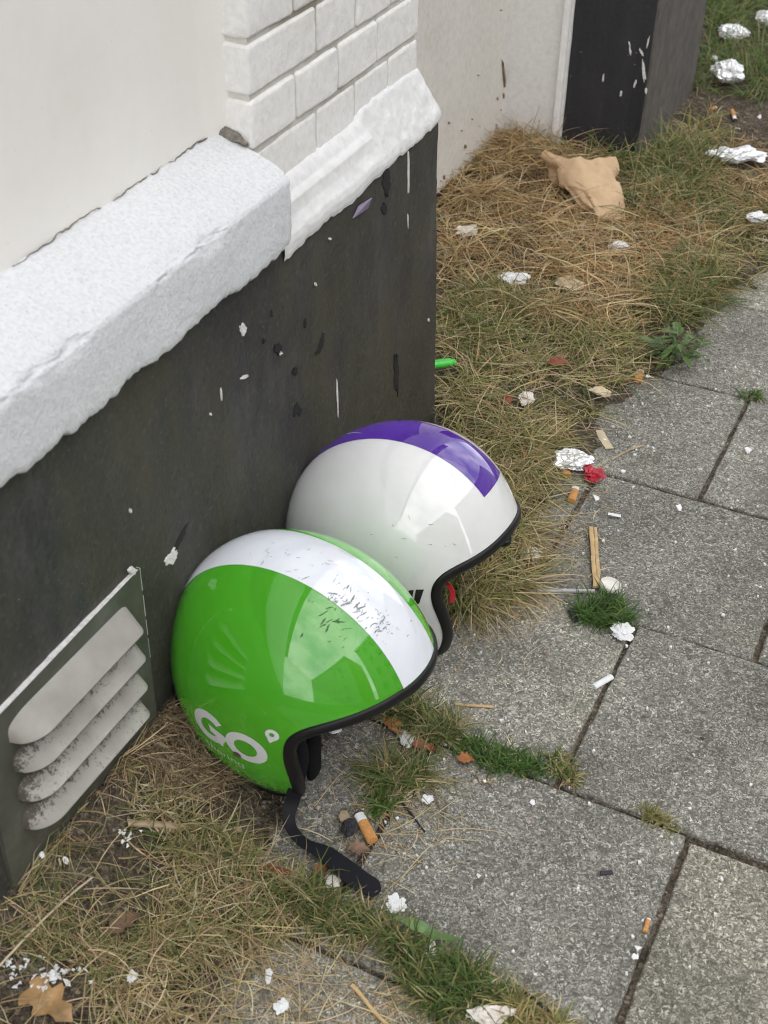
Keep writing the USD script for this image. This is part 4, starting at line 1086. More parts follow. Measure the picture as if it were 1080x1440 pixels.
# thin edge of the inner cheek pad
pad = trimesh.creation.capsule(height=0.05, radius=0.011, count=[12, 12])
pc = (on_z((424, 1068), 0.085))
pv = np.array(pad.vertices) * [0.55, 1.25, 1.0] + pc + [-0.004, 0.035, -0.028]
obj('cheek_pad', (loc_g(pv), pad.faces), M['lining'], green, smooth=True)
cs, ws = lerp_strap([((627, 822), (634, 822), 0.135), ((632, 833), (640, 833), 0.122), ((631, 847), (638, 846), 0.108)])
sv, sf = ribbon(cs, ws, 0.003, n=20)
tag(obj('strap_tab', (loc_w(sv), sf), M['red_cloth'], white, smooth=50), 'red strap tab inside the cheek')

# ---------------------------------------------------------------- grass
LENGTH = 0.74


def blades(pts, rng, length, width, elev, bend, cols, heading=None, spread=math.pi, segs=4, lift=0.0, tip=None):
    """ribbons rooted at pts (n x 2): elev = start angle above the ground, bend = total downward turn (radians)"""
    n = len(pts)
    Ln = rng.uniform(*length, n) * LENGTH; W = rng.uniform(*width, n)
    ph = (rng.uniform(-math.pi, math.pi, n) if heading is None else heading + rng.uniform(-spread, spread, n))
    el = rng.uniform(*elev, n); bd = rng.uniform(*bend, n); turn = rng.normal(0, 0.5, n)
    base = np.c_[pts, gz(pts[:, 0], pts[:, 1]) + lift * rng.random(n)]
    P_ = [base]; cur = base.copy()
    wd = []
    for k in range(segs):
        f = (k + 0.5) / segs
        e = el - bd * f; h = ph + turn * f
        d = np.stack([np.cos(e) * np.cos(h), np.cos(e) * np.sin(h), np.sin(e)], 1)
        cur = cur + d * (Ln / segs)[:, None]
        gzz = gz(cur[:, 0], cur[:, 1]) + 0.0012
        cur[:, 2] = np.maximum(cur[:, 2], gzz)
        cur[:, 0] = np.where((cur[:, 1] < 1.6) & (cur[:, 0] < X0 + 0.006), X0 + 0.006 + 0.01 * rng.random(n), cur[:, 0])
        P_.append(cur.copy())
    P_ = np.stack(P_, 1)
    roll = rng.uniform(-0.9, 0.9, n)
    hd = ph + turn * 0.5
    side = np.stack([-np.sin(hd) * np.cos(roll), np.cos(hd) * np.cos(roll), np.sin(roll)], 1)
    tap = np.array([0.75, 1.0, 0.85, 0.6, 0.08]) if segs == 4 else np.interp(np.linspace(0, 1, segs + 1), [0, .25, .5, .75, 1], [0.75, 1, .85, .6, .08])
    off = side[:, None] * (W[:, None] * tap[None])[..., None] * 0.5
    V_ = np.stack([P_ - off, P_ + off], 2).reshape(n, -1, 3)          # n, (segs+1)*2, 3
    k = np.arange(segs)[:, None] * 2
    f1 = np.concatenate([k + [0, 1, 3], k + [0, 3, 2]], 0)
    F_ = (np.arange(n)[:, None, None] * (segs + 1) * 2 + f1[None]).reshape(-1, 3)
    c = cols(n, rng)
    Cc = np.repeat(c, (segs + 1) * 2, 0)
    return V_.reshape(-1, 3), F_, Cc


def pal(*cs, jit=0.18):
    cs = np.array(cs, float)

    def f(n, rng):
        c = cs[rng.integers(0, len(cs), n)]
        return np.clip(c * (1 + rng.normal(0, jit, (n, 1))) * (1 + rng.normal(0, 0.05, (n, 3))), 0.004, 0.9)
    return f


STRAW = pal((0.42, 0.285, 0.125), (0.50, 0.365, 0.185), (0.34, 0.21, 0.085), (0.56, 0.44, 0.25), (0.27, 0.165, 0.07))
PALE = pal((0.50, 0.405, 0.23), (0.58, 0.49, 0.31), (0.40, 0.305, 0.165), (0.31, 0.235, 0.13))
GREEN = pal((0.085, 0.125, 0.032), (0.12, 0.155, 0.045), (0.07, 0.10, 0.028), (0.17, 0.19, 0.065), (0.25, 0.235, 0.10), (0.32, 0.26, 0.13))
FRESH = pal((0.055, 0.12, 0.022), (0.075, 0.15, 0.03), (0.045, 0.09, 0.02), (0.11, 0.17, 0.045))
MIX = pal((0.25, 0.235, 0.085), (0.36, 0.315, 0.13), (0.155, 0.18, 0.05), (0.47, 0.38, 0.19), (0.32, 0.235, 0.105), (0.20, 0.21, 0.065))


CLEAR = [((p[0], p[1]), r) for p, r in [((400, 1150), 20), ((415, 1178), 16), ((435, 1190), 16), ((455, 1202), 18), ((475, 1218), 20), ((500, 1238), 22), ((525, 1250), 20), ((806, 658), 36), ((832, 672), 26), ((797, 690), 24), ((722, 403), 26), ((802, 412), 24), ((655, 336), 18),
         ((868, 358), 18), ((630, 531), 22), ((740, 572), 18), ((815, 265), 45), ((850, 300), 26), ((1030, 61), 26), ((1021, 121), 30), ((1037, 233), 40), ((1075, 38), 24), ((783, 527), 16), ((840, 563), 20), ((898, 532), 16), ((180, 1180), 18), ((75, 1395), 46), ((66, 1415), 50), ((30, 1372), 16), ((177, 1303), 24),
         ((388, 1230), 20), ((95, 1222), 9), ((190, 1388), 12), ((553, 1027), 18), ((573, 1047), 16), ((655, 1072), 16), ((370, 1300), 10), ((220, 1165), 9), ((260, 1166), 9), ((300, 1168), 9), ((690, 1432), 24), ((600, 1316), 20), ((640, 1325), 16), ((745, 785), 16), ((1062, 318), 18)]]
CLEAR_W = [(at(p)[:2], r * mpp(at(p)) * 1.15) for p, r in CLEAR]


def in_poly(px_poly, n, rng, keep=None):
    poly = Polygon([on_z(p)[:2] for p in px_poly]).buffer(0)
    x0_, y0_, x1_, y1_ = poly.bounds
    out = np.zeros((0, 2))
    while len(out) < n:
        c = rng.uniform((x0_, y0_), (x1_, y1_), (n * 3, 2))
        c = c[shapely.contains(poly, shapely.points(c[:, 0], c[:, 1]))]
        c = c[~((c[:, 1] < 1.62) & (c[:, 0] < X0 + 0.004))]
        c = c[~((c[:, 1] > 2.70) & (c[:, 1] < 3.19) & (c[:, 0] < -0.615))]
        c = c[c[:, 0] > -0.925]
        for (cx_, cy_), cr_ in CLEAR_W:
            c = c[np.hypot(c[:, 0] - cx_, c[:, 1] - cy_) > cr_]
        nz = meshkit.fbm(np.c_[c * 16, np.zeros(len(c))], 3, 17)
        c = c[rng.random(len(c)) < np.clip((nz - 0.30) * 3.2, 0.08, 1)]
        out = np.vstack([out, c])
    return out[:n]


def stuff(name, label, sets):
    parts, cols, n = [], [], 0
    for v, f, c in sets:
        parts.append((v, f)); cols.append(c)
    v, f = join(parts)
    return tag(obj(name, (v, f), M['grass'], col=np.vstack(cols)), label, 'grass', kind='stuff')


r0 = np.random.default_rng(11)
corner = [(622, 272), (712, 200), (790, 222), (880, 250), (960, 300), (1010, 345), (1000, 400), (930, 440), (880, 470), (760, 470), (690, 440), (622, 400)]
cornerB = [(620, 300), (760, 270), (960, 350), (900, 450), (760, 500), (620, 430)]
stuff('dry_grass', 'matted brown dead grass in the corner between the door and the pavement', [
    blades(in_poly(corner, 5200, r0), r0, (0.05, 0.17), (0.0010, 0.0022), (0.0, 0.45), (0.2, 0.9), STRAW, lift=0.022),
    blades(in_poly(corner, 1500, r0), r0, (0.08, 0.20), (0.0010, 0.0020), (0.05, 0.6), (0.3, 1.2), PALE, lift=0.02),
    blades(in_poly([(700, 205), (800, 215), (800, 260), (690, 250)], 420, r0), r0, (0.08, 0.2), (0.001, 0.002), (0.3, 1.1), (0.5, 1.5), STRAW),
    blades(in_poly([(950, 230), (1080, 200), (1120, 300), (1080, 340), (1000, 330)], 900, r0), r0, (0.05, 0.15), (0.001, 0.002), (0.0, 0.5), (0.2, 0.9), STRAW, lift=0.015)])
mixp = [(620, 400), (700, 430), (780, 460), (890, 460), (920, 500), (880, 540), (830, 600), (770, 640), (735, 660), (690, 620), (625, 590)]
midp = [(618, 590), (700, 610), (770, 640), (780, 690), (745, 760), (745, 830), (690, 850), (640, 870), (620, 830), (700, 760)]
stuff('mixed_grass', 'half dry green and straw grass beside the black corner and the white helmet', [
    blades(in_poly(mixp, 1900, r0), r0, (0.04, 0.13), (0.0010, 0.0022), (0.1, 0.9), (0.4, 1.4), MIX, lift=0.01),
    blades(in_poly(mixp, 1150, r0), r0, (0.03, 0.09), (0.0010, 0.0022), (0.3, 1.1), (0.5, 1.5), GREEN),
    blades(in_poly(mixp, 1500, r0), r0, (0.05, 0.14), (0.0009, 0.0019), (0.0, 0.5), (0.2, 0.8), PALE, lift=0.012),
    blades(in_poly(midp, 1000, r0), r0, (0.05, 0.15), (0.0009, 0.0020), (0.0, 0.6), (0.2, 1.0), MIX, heading=0.3, spread=1.9, lift=0.012),
    blades(in_poly(midp, 750, r0), r0, (0.05, 0.15), (0.0009, 0.0019), (0.0, 0.4), (0.2, 0.8), PALE, heading=0.15, spread=1.3, lift=0.012),
    blades(in_poly(midp, 800, r0), r0, (0.03, 0.09), (0.0010, 0.0020), (0.3, 1.0), (0.5, 1.4), GREEN),
    blades(in_poly([(940, 250), (1080, 330), (1080, 400), (1000, 430), (930, 440), (900, 400)], 900, r0), r0, (0.04, 0.11), (0.001, 0.0022), (0.1, 0.8), (0.3, 1.3), MIX, lift=0.01),
    blades(in_poly([(880, 240), (960, 190), (1010, 160), (1000, 260), (930, 310)], 700, r0), r0, (0.05, 0.14), (0.001, 0.0022), (0.2, 1.0), (0.4, 1.4), MIX)])
stuff('green_grass', 'longer green grass growing along the foot of the pier and by the foil balls', [
    blades(in_poly([(800, 240), (880, 235), (980, 215), (1010, 250), (960, 310), (890, 320), (830, 290)], 1000, r0), r0, (0.08, 0.20), (0.0012, 0.0026), (0.4, 1.3), (0.6, 1.8), GREEN),
    blades(in_poly([(940, -60), (1130, -60), (1160, 130), (1080, 150), (960, 135), (1000, 60)], 3600, r0), r0, (0.07, 0.18), (0.0014, 0.003), (0.4, 1.3), (0.5, 1.6), pal((0.07, 0.13, 0.03), (0.10, 0.16, 0.04), (0.15, 0.19, 0.06), (0.24, 0.22, 0.10))),
    blades(in_poly([(960, 290), (1050, 280), (1080, 310), (1040, 345), (960, 335)], 500, r0), r0, (0.06, 0.13), (0.0012, 0.0024), (0.5, 1.3), (0.5, 1.6), GREEN),
    blades(in_poly([(895, 390), (1000, 375), (1035, 400), (1000, 450), (930, 470), (880, 440)], 1100, r0), r0, (0.06, 0.14), (0.0012, 0.0024), (0.4, 1.3), (0.5, 1.6), GREEN),
    blades(in_poly([(640, 400), (760, 400), (780, 470), (700, 520), (640, 480)], 800, r0), r0, (0.06, 0.14), (0.001, 0.0022), (0.4, 1.2), (0.5, 1.6), GREEN)])
lowp = [(-120, 1340), (15, 1262), (110, 1150), (190, 1120), (300, 1180), (420, 1230), (410, 1300), (340, 1400), (300, 1530), (-150, 1560)]
debris = [(60, 1190), (130, 1110), (240, 990), (290, 1050), (330, 1110), (300, 1150), (190, 1180)]
stuff('straw_grass', 'tangled straw and thin green grass at the foot of the vent wall', [
    blades(in_poly(lowp, 1550, r0), r0, (0.03, 0.10), (0.0007, 0.0014), (0.0, 0.6), (0.2, 1.0), PALE, lift=0.012),
    blades(in_poly(lowp, 620, r0), r0, (0.03, 0.09), (0.0007, 0.0014), (0.2, 0.9), (0.4, 1.3), MIX, lift=0.006),
    blades(in_poly([(-60, 1330), (60, 1260), (240, 1210), (400, 1240), (430, 1290), (300, 1380), (60, 1420)], 620, r0), r0, (0.03, 0.09), (0.0007, 0.0014), (0.3, 1.1), (0.5, 1.5), GREEN),
    blades(in_poly(debris, 600, r0), r0, (0.02, 0.08), (0.0007, 0.0014), (0.0, 0.5), (0.2, 0.9), pal((0.26, 0.19, 0.115), (0.34, 0.26, 0.17), (0.16, 0.115, 0.075)), lift=0.008),
    blades(in_poly([(330, 1400), (420, 1290), (520, 1330), (600, 1400), (620, 1480), (300, 1500)], 260, r0), r0, (0.03, 0.11), (0.0007, 0.0013), (0.0, 0.2), (0.05, 0.3), PALE),
    blades(in_poly([(560, 1000), (700, 860), (780, 720), (860, 640), (840, 800), (700, 980)], 90, r0), r0, (0.03, 0.08), (0.0007, 0.0012), (0.0, 0.15), (0.05, 0.3), PALE),
    blades(in_poly([(420, 1130), (560, 1100), (660, 1150), (600, 1260), (470, 1240)], 90, r0), r0, (0.03, 0.11), (0.0007, 0.0012), (0.0, 0.2), (0.05, 0.3), PALE)])


BROKEN = pal((0.45, 0.36, 0.20), (0.33, 0.24, 0.13), (0.55, 0.46, 0.29), (0.20, 0.145, 0.085), (0.14, 0.10, 0.06))
stuff('straw_bits', 'short broken straw and stalk bits strewn over soil and slab edges', [
    blades(in_poly(lowp, 1100, r0), r0, (0.006, 0.035), (0.0008, 0.0024), (0.0, 0.12), (0.0, 0.3), BROKEN, lift=0.004, segs=4),
    blades(in_poly(debris, 900, r0), r0, (0.006, 0.030), (0.0008, 0.0024), (0.0, 0.15), (0.0, 0.3), BROKEN, lift=0.004),
    blades(in_poly(mixp, 700, r0), r0, (0.008, 0.04), (0.0008, 0.0028), (0.0, 0.2), (0.0, 0.3), BROKEN, lift=0.006),
    blades(in_poly(midp, 600, r0), r0, (0.008, 0.04), (0.0008, 0.0026), (0.0, 0.2), (0.0, 0.3), BROKEN, lift=0.004),
    blades(in_poly([(300, 1110), (560, 1010), (700, 1090), (620, 1180), (560, 1330), (380, 1230)], 260, r0), r0, (0.005, 0.028), (0.0007, 0.0018), (0.0, 0.08), (0.0, 0.2), BROKEN, lift=0.001)])


def tuft(label, px_poly, n, length, pal_, elev=(0.3, 1.3), width=(0.0011, 0.0021), extra=None, name='grass_tuft'):
    n = int(n * 0.8)
    sets = [blades(in_poly(px_poly, n, r0), r0, length, width, elev, (0.4, 1.6), pal_)]
    if extra:
        sets.append(blades(in_poly(px_poly, extra, r0), r0, length, width, (0.0, 0.6), (0.2, 1.0), PALE))
    parts = [(s[0], s[1]) for s in sets]
    v, f = join(parts)
    tag(obj(name, (v, f), M['grass'], col=np.vstack([s[2] for s in sets])), label, 'grass tuft')


tuft('bright green grass tuft in the slab joint beside the white bottle cap', [(806, 848), (862, 838), (888, 862), (880, 880), (842, 884), (806, 866)], 620, (0.02, 0.055), FRESH)
tuft('small grass tuft in the upper right slab joint', [(1038, 556), (1066, 552), (1072, 564), (1044, 566)], 110, (0.015, 0.04), FRESH, extra=20)
tuft('grass tuft in front of the green helmet brow', [(545, 1000), (600, 988), (650, 1010), (640, 1040), (580, 1050), (545, 1030)], 560, (0.03, 0.075), GREEN, extra=140)
tuft('low moss green grass strip filling the slab joint right of the helmets', [(640, 1035), (700, 1052), (770, 1074), (768, 1092), (690, 1086), (635, 1062)], 700, (0.012, 0.04), FRESH, extra=60)
tuft('short grass where two slab joints meet', [(772, 1062), (792, 1062), (818, 1100), (798, 1106), (778, 1090)], 220, (0.012, 0.035), GREEN, extra=60)
tuft('sparse grass tuft between the helmet and the cigarette end', [(505, 1085), (570, 1070), (615, 1100), (590, 1115), (525, 1112)], 330, (0.03, 0.08), GREEN, extra=120)
tuft('tiny grass tuft behind the torn cigarette end', [(515, 1125), (550, 1122), (552, 1142), (520, 1144)], 110, (0.02, 0.055), FRESH, extra=30)
tuft('yellowed short grass strip in a slab joint', [(895, 1136), (925, 1146), (962, 1166), (962, 1174), (925, 1160)], 170, (0.012, 0.03), pal((0.26, 0.24, 0.09), (0.17, 0.18, 0.06), (0.33, 0.28, 0.13)))
tuft('long green grass strip along the joint below the strap', [(395, 1240), (455, 1262), (520, 1290), (570, 1320), (560, 1345), (480, 1320), (400, 1280)], 1000, (0.02, 0.06), GREEN, extra=260)
tuft('dense dark green grass tuft at the bottom centre', [(555, 1322), (620, 1345), (690, 1375), (700, 1420), (620, 1430), (565, 1380)], 1150, (0.02, 0.06), pal((0.06, 0.115, 0.025), (0.085, 0.14, 0.035), (0.05, 0.085, 0.022), (0.14, 0.17, 0.05), (0.24, 0.22, 0.09)), extra=190)
tuft('low grass strip running out of the bottom edge', [(690, 1395), (740, 1405), (800, 1450), (760, 1480), (690, 1440)], 700, (0.015, 0.045), MIX, extra=120)
tuft('single taller grass stem clump left of the strap end', [(430, 1235), (445, 1232), (455, 1290), (432, 1290)], 26, (0.05, 0.09), GREEN, elev=(0.9, 1.4))
tuft('thin grass under the vent lath', [(180, 1180), (330, 1185), (330, 1240), (200, 1240)], 260, (0.03, 0.09), GREEN, extra=120)


# broad-leaved weed
def leaf_mesh(L_, W_, curl=0.3, n=8, lobes=0.0, rng=None, thick=0.0):
    u = np.linspace(0, 1, n); v = np.linspace(-1, 1, 5)
    U, V = np.meshgrid(u, v, indexing='ij')
    half = W_ / 2 * np.sin(np.pi * np.clip(U, 0.02, 0.985) ** 0.8) ** 0.8
    if lobes:
        half = half * (1 + lobes * np.sin(U * 22 + (rng.random() * 6 if rng else 0)))
    x = U * L_; y = V * half
    z = -curl * L_ * U ** 2 + abs(V) * half * 0.45 * (1 if rng is None else rng.uniform(0.2, 1.0))
    P_ = np.stack([x, y, z], -1)
    if rng is not None:
        P_ += (meshkit.fbm(P_ * (3.0 / L_) + rng.random() * 50, 3, 3)[..., None] - 0.5) * np.array([0.05, 0.05, 0.25]) * L_
    return grid_mesh(P_)


def rot3(v, rz, ry=0.0, rx=0.0):
    return v @ Rn.from_euler('xyz', [rx, ry, rz]).as_matrix().T


weed = empty('weed_plant', at((948, 505)))
tag(weed, 'small dark green broad leaved weed at the upper edge of the slabs', 'weed')
rw = np.random.default_rng(21)
for i in range(56):
    v, f = leaf_mesh(rw.uniform(0.020, 0.038), rw.uniform(0.007, 0.012), 0.4, rng=rw)
    a = rw.uniform(0, 2 * math.pi); el = rw.uniform(-0.9, -0.1); rr_ = rw.uniform(0.0, 0.034)
    v = rot3(v, a, el) + [rr_ * math.cos(a), rr_ * math.sin(a), rw.uniform(0.004, 0.05)]
    obj('leaf', (v, f), M['weed_leaf'], weed, smooth=True)


# ---------------------------------------------------------------- litter
def crumple(px, w, h, height, seed, mt, name, label, cat, rough=0.35, sub=4, rot=0.0, group=None, flat=True, lift=0.0):
    """crumpled ball or sheet of size w x h photo pixels at px, height in units of its width"""
    c = at(px); s = mpp(c)
    me = trimesh.creation.icosphere(sub, 1.0); d = np.array(me.vertices)
    rng = np.random.default_rng(seed); o = rng.random(3) * 90
    r = 1 + rough * 2.2 * (meshkit.fbm(d * 1.6 + o, 2, seed) - 0.5) - rough * np.abs(meshkit.noise(d * 3.4 + o, seed + 1) - 0.5) * 1.3 - rough * 0.9 * np.abs(meshkit.noise(d * 7 + o, seed + 2) - 0.5)
    v = d * r[:, None]
    depth = (h / math.sin(0.62)) * s / 2
    zz_ = v[:, 2] * w * s * height / 2
    v = np.stack([v[:, 0] * w * s / 2, v[:, 1] * depth, zz_], 1)
    # across the picture = camera right on the ground
    ang = math.atan2(MW[0, 1], MW[0, 0]) + rot
    v = rot3(v, ang)
    v[:, 2] -= v[:, 2].min()
    g0 = gz(c[0] + v[:, 0], c[1] + v[:, 1])
    v[:, 2] = np.maximum(v[:, 2] - height * w * s * 0.12 + 0.001, 0.0) + (g0 - c[2]) + 0.0015 + lift + 0.012 * _ci(c[:2][None])[0]
    return tag(obj(name, (v, me.faces), M[mt], loc=c, smooth=(12 if flat else 40)), label, cat, group)


crumple((1030, 61), 48, 22, 0.42, 1, 'foil', 'foil_ball', 'crumpled silver foil ball, the one farthest back in the grass past the pier', 'foil')
crumple((1078, 38), 34, 20, 0.5, 2, 'foil', 'foil_ball', 'crumpled silver foil lump cut by the top right edge of the view', 'foil')
crumple((1021, 121), 46, 30, 0.62, 3, 'foil', 'foil_ball', 'round crumpled silver foil ball beside the pier foot', 'foil')
crumple((1003, 93), 10, 8, 0.7, 4, 'foil', 'foil_scrap', 'pea sized foil scrap between two foil balls', 'foil')
crumple((1037, 233), 80, 24, 0.16, 5, 'foil', 'foil_sheet', 'wide flattened piece of silver foil on dry grass right of the bag', 'foil', rough=0.42)
crumple((806, 658), 58, 26, 0.34, 6, 'foil', 'foil_ball', 'crumpled white foil lump on the slab edge by the red wrapper', 'foil')
crumple((722, 403), 46, 18, 0.22, 7, 'white_paper', 'paper_scrap', 'torn white paper with grey print on green grass below the bag', 'paper', rot=-0.3, rough=0.45)
crumple((655, 336), 32, 14, 0.25, 8, 'tissue', 'paper_scrap', 'small white tissue scrap near the black corner', 'paper', rough=0.5)
crumple((868, 358), 30, 12, 0.25, 9, 'white_paper', 'paper_scrap', 'small white paper scrap below the paper bag', 'paper', rough=0.5)
crumple((802, 412), 46, 20, 0.10, 10, 'beige_paper', 'paper_scrap', 'flat beige paper scrap lying on the grass', 'paper', rough=0.3, rot=-0.25)
crumple((1062, 318), 34, 14, 0.3, 11, 'white_paper', 'paper_scrap', 'white paper scraps at the right edge of the grass', 'paper', rough=0.5)
crumple((842, 563), 34, 9, 0.22, 12, 'beige_paper', 'paper_scrap', 'torn beige paper strip at the grass edge above the slabs', 'paper', rough=0.5, rot=0.1)
crumple((740, 572), 24, 18, 0.25, 13, 'tissue', 'paper_scrap', 'pinkish white torn paper in the grass right of the black corner', 'paper', rough=0.5)
crumple((712, 575), 12, 12, 0.4, 14, 'leaf_red', 'brick_crumb', 'small red brick crumb in the grass beside torn paper', 'crumb')
crumple((876, 892), 34, 20, 0.2, 15, 'white_paper', 'paper_scrap', 'torn white paper below the bright grass tuft', 'paper', rough=0.6)
crumple((573, 1047), 20, 14, 0.3, 16, 'white_paper', 'paper_scrap', 'folded white paper bit in the grass before the helmet', 'paper', rough=0.4)
crumple((566, 1035), 12, 10, 0.3, 17, 'white_paper', 'paper_scrap', 'smaller white paper bit above a folded one', 'paper', rough=0.4)
crumple((601, 1127), 18, 9, 0.25, 18, 'white_paper', 'paper_scrap', 'tiny white torn paper on the bare slab', 'paper', rough=0.6)
crumple((556, 1276), 28, 18, 0.22, 19, 'white_paper', 'paper_scrap', 'white twisted paper below the strap end', 'paper', rough=0.65)
crumple((470, 1032), 22, 8, 0.2, 20, 'white_paper', 'paper_scrap', 'curved white paper under the helmet brow', 'paper', rough=0.3)
crumple((188, 1388), 14, 12, 0.5, 23, 'white_paper', 'paper_scrap', 'round white paper crumb in the straw at the bottom', 'paper', rough=0.4)
crumple((396, 1419), 20, 14, 0.25, 24, 'white_paper', 'paper_scrap', 'white torn flake on the slab at the bottom', 'paper', rough=0.6)
crumple((378, 1375), 10, 14, 0.25, 25, 'white_paper', 'paper_scrap', 'narrow white flake above the bottom slab flake', 'paper', rough=0.5)
crumple((468, 1243), 24, 14, 0.25, 26, 'tissue', 'paper_scrap', 'dirty pale paper beside the strap end', 'paper', rough=0.5)
crumple((95, 1224), 8, 5, 0.4, 27, 'white_paper', 'paper_scrap', 'white round crumb in the straw below the vent', 'paper', rough=0.3)
crumple((62, 1216), 7, 5, 0.4, 28, 'white_paper', 'paper_scrap', 'white crumb at the wall foot below the vent', 'paper', rough=0.3)
def flakes(px, w, h, n, seed, name, label, cat, size=(3, 9)):
    c = at(px); k = mpp(c); rng = np.random.default_rng(seed); parts = []
    for _ in range(n):
        p_ = at((px[0] + rng.normal(0, w / 3.2), px[1] + rng.normal(0, h / 3.2)))
        r_ = rng.uniform(*size) * k / 2; m_ = rng.integers(5, 9)
        a_ = np.sort(rng.uniform(0, 2 * math.pi, m_)); rad = r_ * rng.uniform(0.55, 1.25, m_)
        top = np.c_[rad * np.cos(a_), rad * np.sin(a_), rng.normal(0, r_ * 0.18, m_)]
        v = np.vstack([[[0, 0, r_ * 0.12]], top, top - [0, 0, 0.0007]])
        f = [[0, 1 + i, 1 + (i + 1) % m_] for i in range(m_)] + [[1 + i, 1 + m_ + i, 1 + m_ + (i + 1) % m_] for i in range(m_)] + [[1 + i, 1 + m_ + (i + 1) % m_, 1 + (i + 1) % m_] for i in range(m_)]
        v = rot3(v, 0, rng.normal(0, 0.35), rng.normal(0, 0.35)) + (p_ - c) + [0, 0, 0.005 + 0.004 * rng.random()]
        parts.append((v, np.array(f)))
    return tag(obj(name, join(parts), M['white_paper'], loc=c), label, cat)


flakes((70, 1380), 70, 44, 34, 29, 'paint_flakes', 'scattered heap of whitish paint flakes by the tan leaf', 'flakes', (5, 15))
flakes((22, 1362), 30, 24, 12, 30, 'paint_flakes', 'smaller patch of pale flakes at the left edge', 'flakes', (4, 10))
flakes((180, 1180), 24, 18, 12, 22, 'paint_flakes', 'white crumbled flakes at the left end of the wooden lath', 'flakes', (4, 11))
flakes((270, 1128), 46, 22, 9, 35, 'paint_flakes', 'few pale flakes on the mossy slab behind the lath', 'flakes', (3, 8))
crumple((745, 785), 30, 18, 0.2, 31, 'tissue', 'plastic_scrap', 'grey clear plastic scrap beside the white helmet', 'plastic', rough=0.5)
crumple((491, 1169), 22, 20, 0.5, 32, 'dark_bit', 'dark_lump', 'blue black lump beside the torn cigarette end', 'lump', rough=0.3)
crumple((484, 1152), 16, 12, 0.4, 33, 'old_wood', 'pebble', 'brown pebble above the dark lump', 'pebble', rough=0.2)
crumple((690, 1432), 60, 16, 0.25, 34, 'tissue', 'paper_scrap', 'grey white paper cut by the bottom edge', 'paper', rough=0.5)
crumple((606, 1338), 14, 20, 0.3, 35, 'tissue', 'pebble', 'pale grey pebble under the green leaf', 'pebble', rough=0.25)
crumple((127, 698), 1, 1, 0.3, 36, 'tissue', 'paint_crumb', 'crumb', 'crumb') if False else None
for i, (px, w, h, lab) in enumerate([((847, 962), 11, 26, 'rolled white paper lying in a slab joint')]):
    c = at(px); s = mpp(c)
    cyl = trimesh.creation.cylinder(radius=0.0042, height=28 * s * 1.25, sections=14).subdivide()
    v = np.array(cyl.vertices); v = v[:, [2, 0, 1]]; v[:, 2] *= 0.7
    v = rot3(v, math.radians(62)); v[:, 2] += 0.004
    tag(obj('paper_roll', (v, cyl.faces), M['white_paper'], loc=c, smooth=40), lab, 'paper')


def stick(name, p0, p1, w_px, th, mt, label, cat, lift=0.0, seed=0, taper=1.0, bow=0.0, sides=8):
    a, b_ = at(p0, lift), at(p1, lift)
    s = mpp(a); n = 14
    t = np.linspace(0, 1, n)
    c = a + (b_ - a) * t[:, None]
    c[:, 2] = np.maximum(c[:, 2], 0) + th / 2 + 0.0008
    rng = np.random.default_rng(seed)
    d = unit((b_ - a) * [1, 1, 0]); sd = np.array([-d[1], d[0], 0])
    c += sd * (bow * np.sin(np.pi * t) * np.linalg.norm(b_ - a))[:, None]
    c += (meshkit.fbm(c * 60 + seed, 2, seed)[:, None] - 0.5) * 0.003 * sd
    A_ = np.linspace(0, 2 * math.pi, sides, endpoint=False) + math.pi / sides
    w = w_px * s * (1 - (1 - taper) * t) * (1 + rng.normal(0, 0.06, n))
    P_ = c[:, None] + (np.sign(np.cos(A_)) * abs(np.cos(A_)) ** 0.6)[None, :, None] * sd * (w / 2)[:, None, None] + (np.sign(np.sin(A_)) * abs(np.sin(A_)) ** 0.6)[None, :, None] * np.array([0, 0, th / 2])
    v, f = grid_mesh(P_.transpose(1, 0, 2), closed_u=True)
    caps = [[(i % sides) * n, ((i + 1) % sides) * n, 0] for i in range(1, sides - 1)] + [[((i + 1) % sides) * n + n - 1, (i % sides) * n + n - 1, n - 1] for i in range(1, sides - 1)]
    o = np.array([a[0], a[1], 0])
    return tag(obj(name, (v - o, np.vstack([f, caps])), M[mt], loc=o, smooth=35), label, cat)


stick('wooden_lath', (180, 1160), (340, 1170), 11, 0.005, 'old_wood', 'thin weathered wooden lath lying in the straw before the vent', 'wood', seed=3)
stick('chopstick', (831, 744), (837, 828), 6, 0.004, 'wood', 'pale split wooden chopstick lying up the slab, left one of the pair', 'stick', seed=4)
stick('chopstick', (837, 745), (842, 827), 5, 0.004, 'wood', 'pale split wooden chopstick lying up the slab, right one of the pair', 'stick', seed=5)
stick('grey_straw', (750, 833), (836, 833), 5, 0.004, 'grey_plastic', 'thin grey plastic stick left of the bottle cap', 'stick', seed=6)
stick('matchstick', (640, 992), (694, 996), 4, 0.002, 'wood', 'thin pale matchstick on the slab right of the green helmet', 'stick', seed=7)
stick('stem', (495, 1387), (545, 1445), 7, 0.003, 'wood', 'straight yellow straw stem at the bottom edge', 'stem', seed=8, taper=0.6)
stick('twig', (560, 1124), (597, 1172), 3.5, 0.003, 'dark_bit', 'thin dark twig on the slab before the helmet', 'twig', seed=9, taper=0.5)
stick('twig', (735, 1396), (775, 1428), 5, 0.004, 'dark_bit', 'dark twig in the joint at the bottom', 'twig', seed=10)
stick('rubber_bit', (844, 1230), (861, 1228), 6, 0.003, 'dark_bit', 'short black rubber sliver on the slab', 'rubber', seed=11)
stick('rubber_bit', (803, 860), (809, 876), 9, 0.005, 'dark_bit', 'two toned black plastic bit left of the bright grass tuft', 'plastic', seed=12)
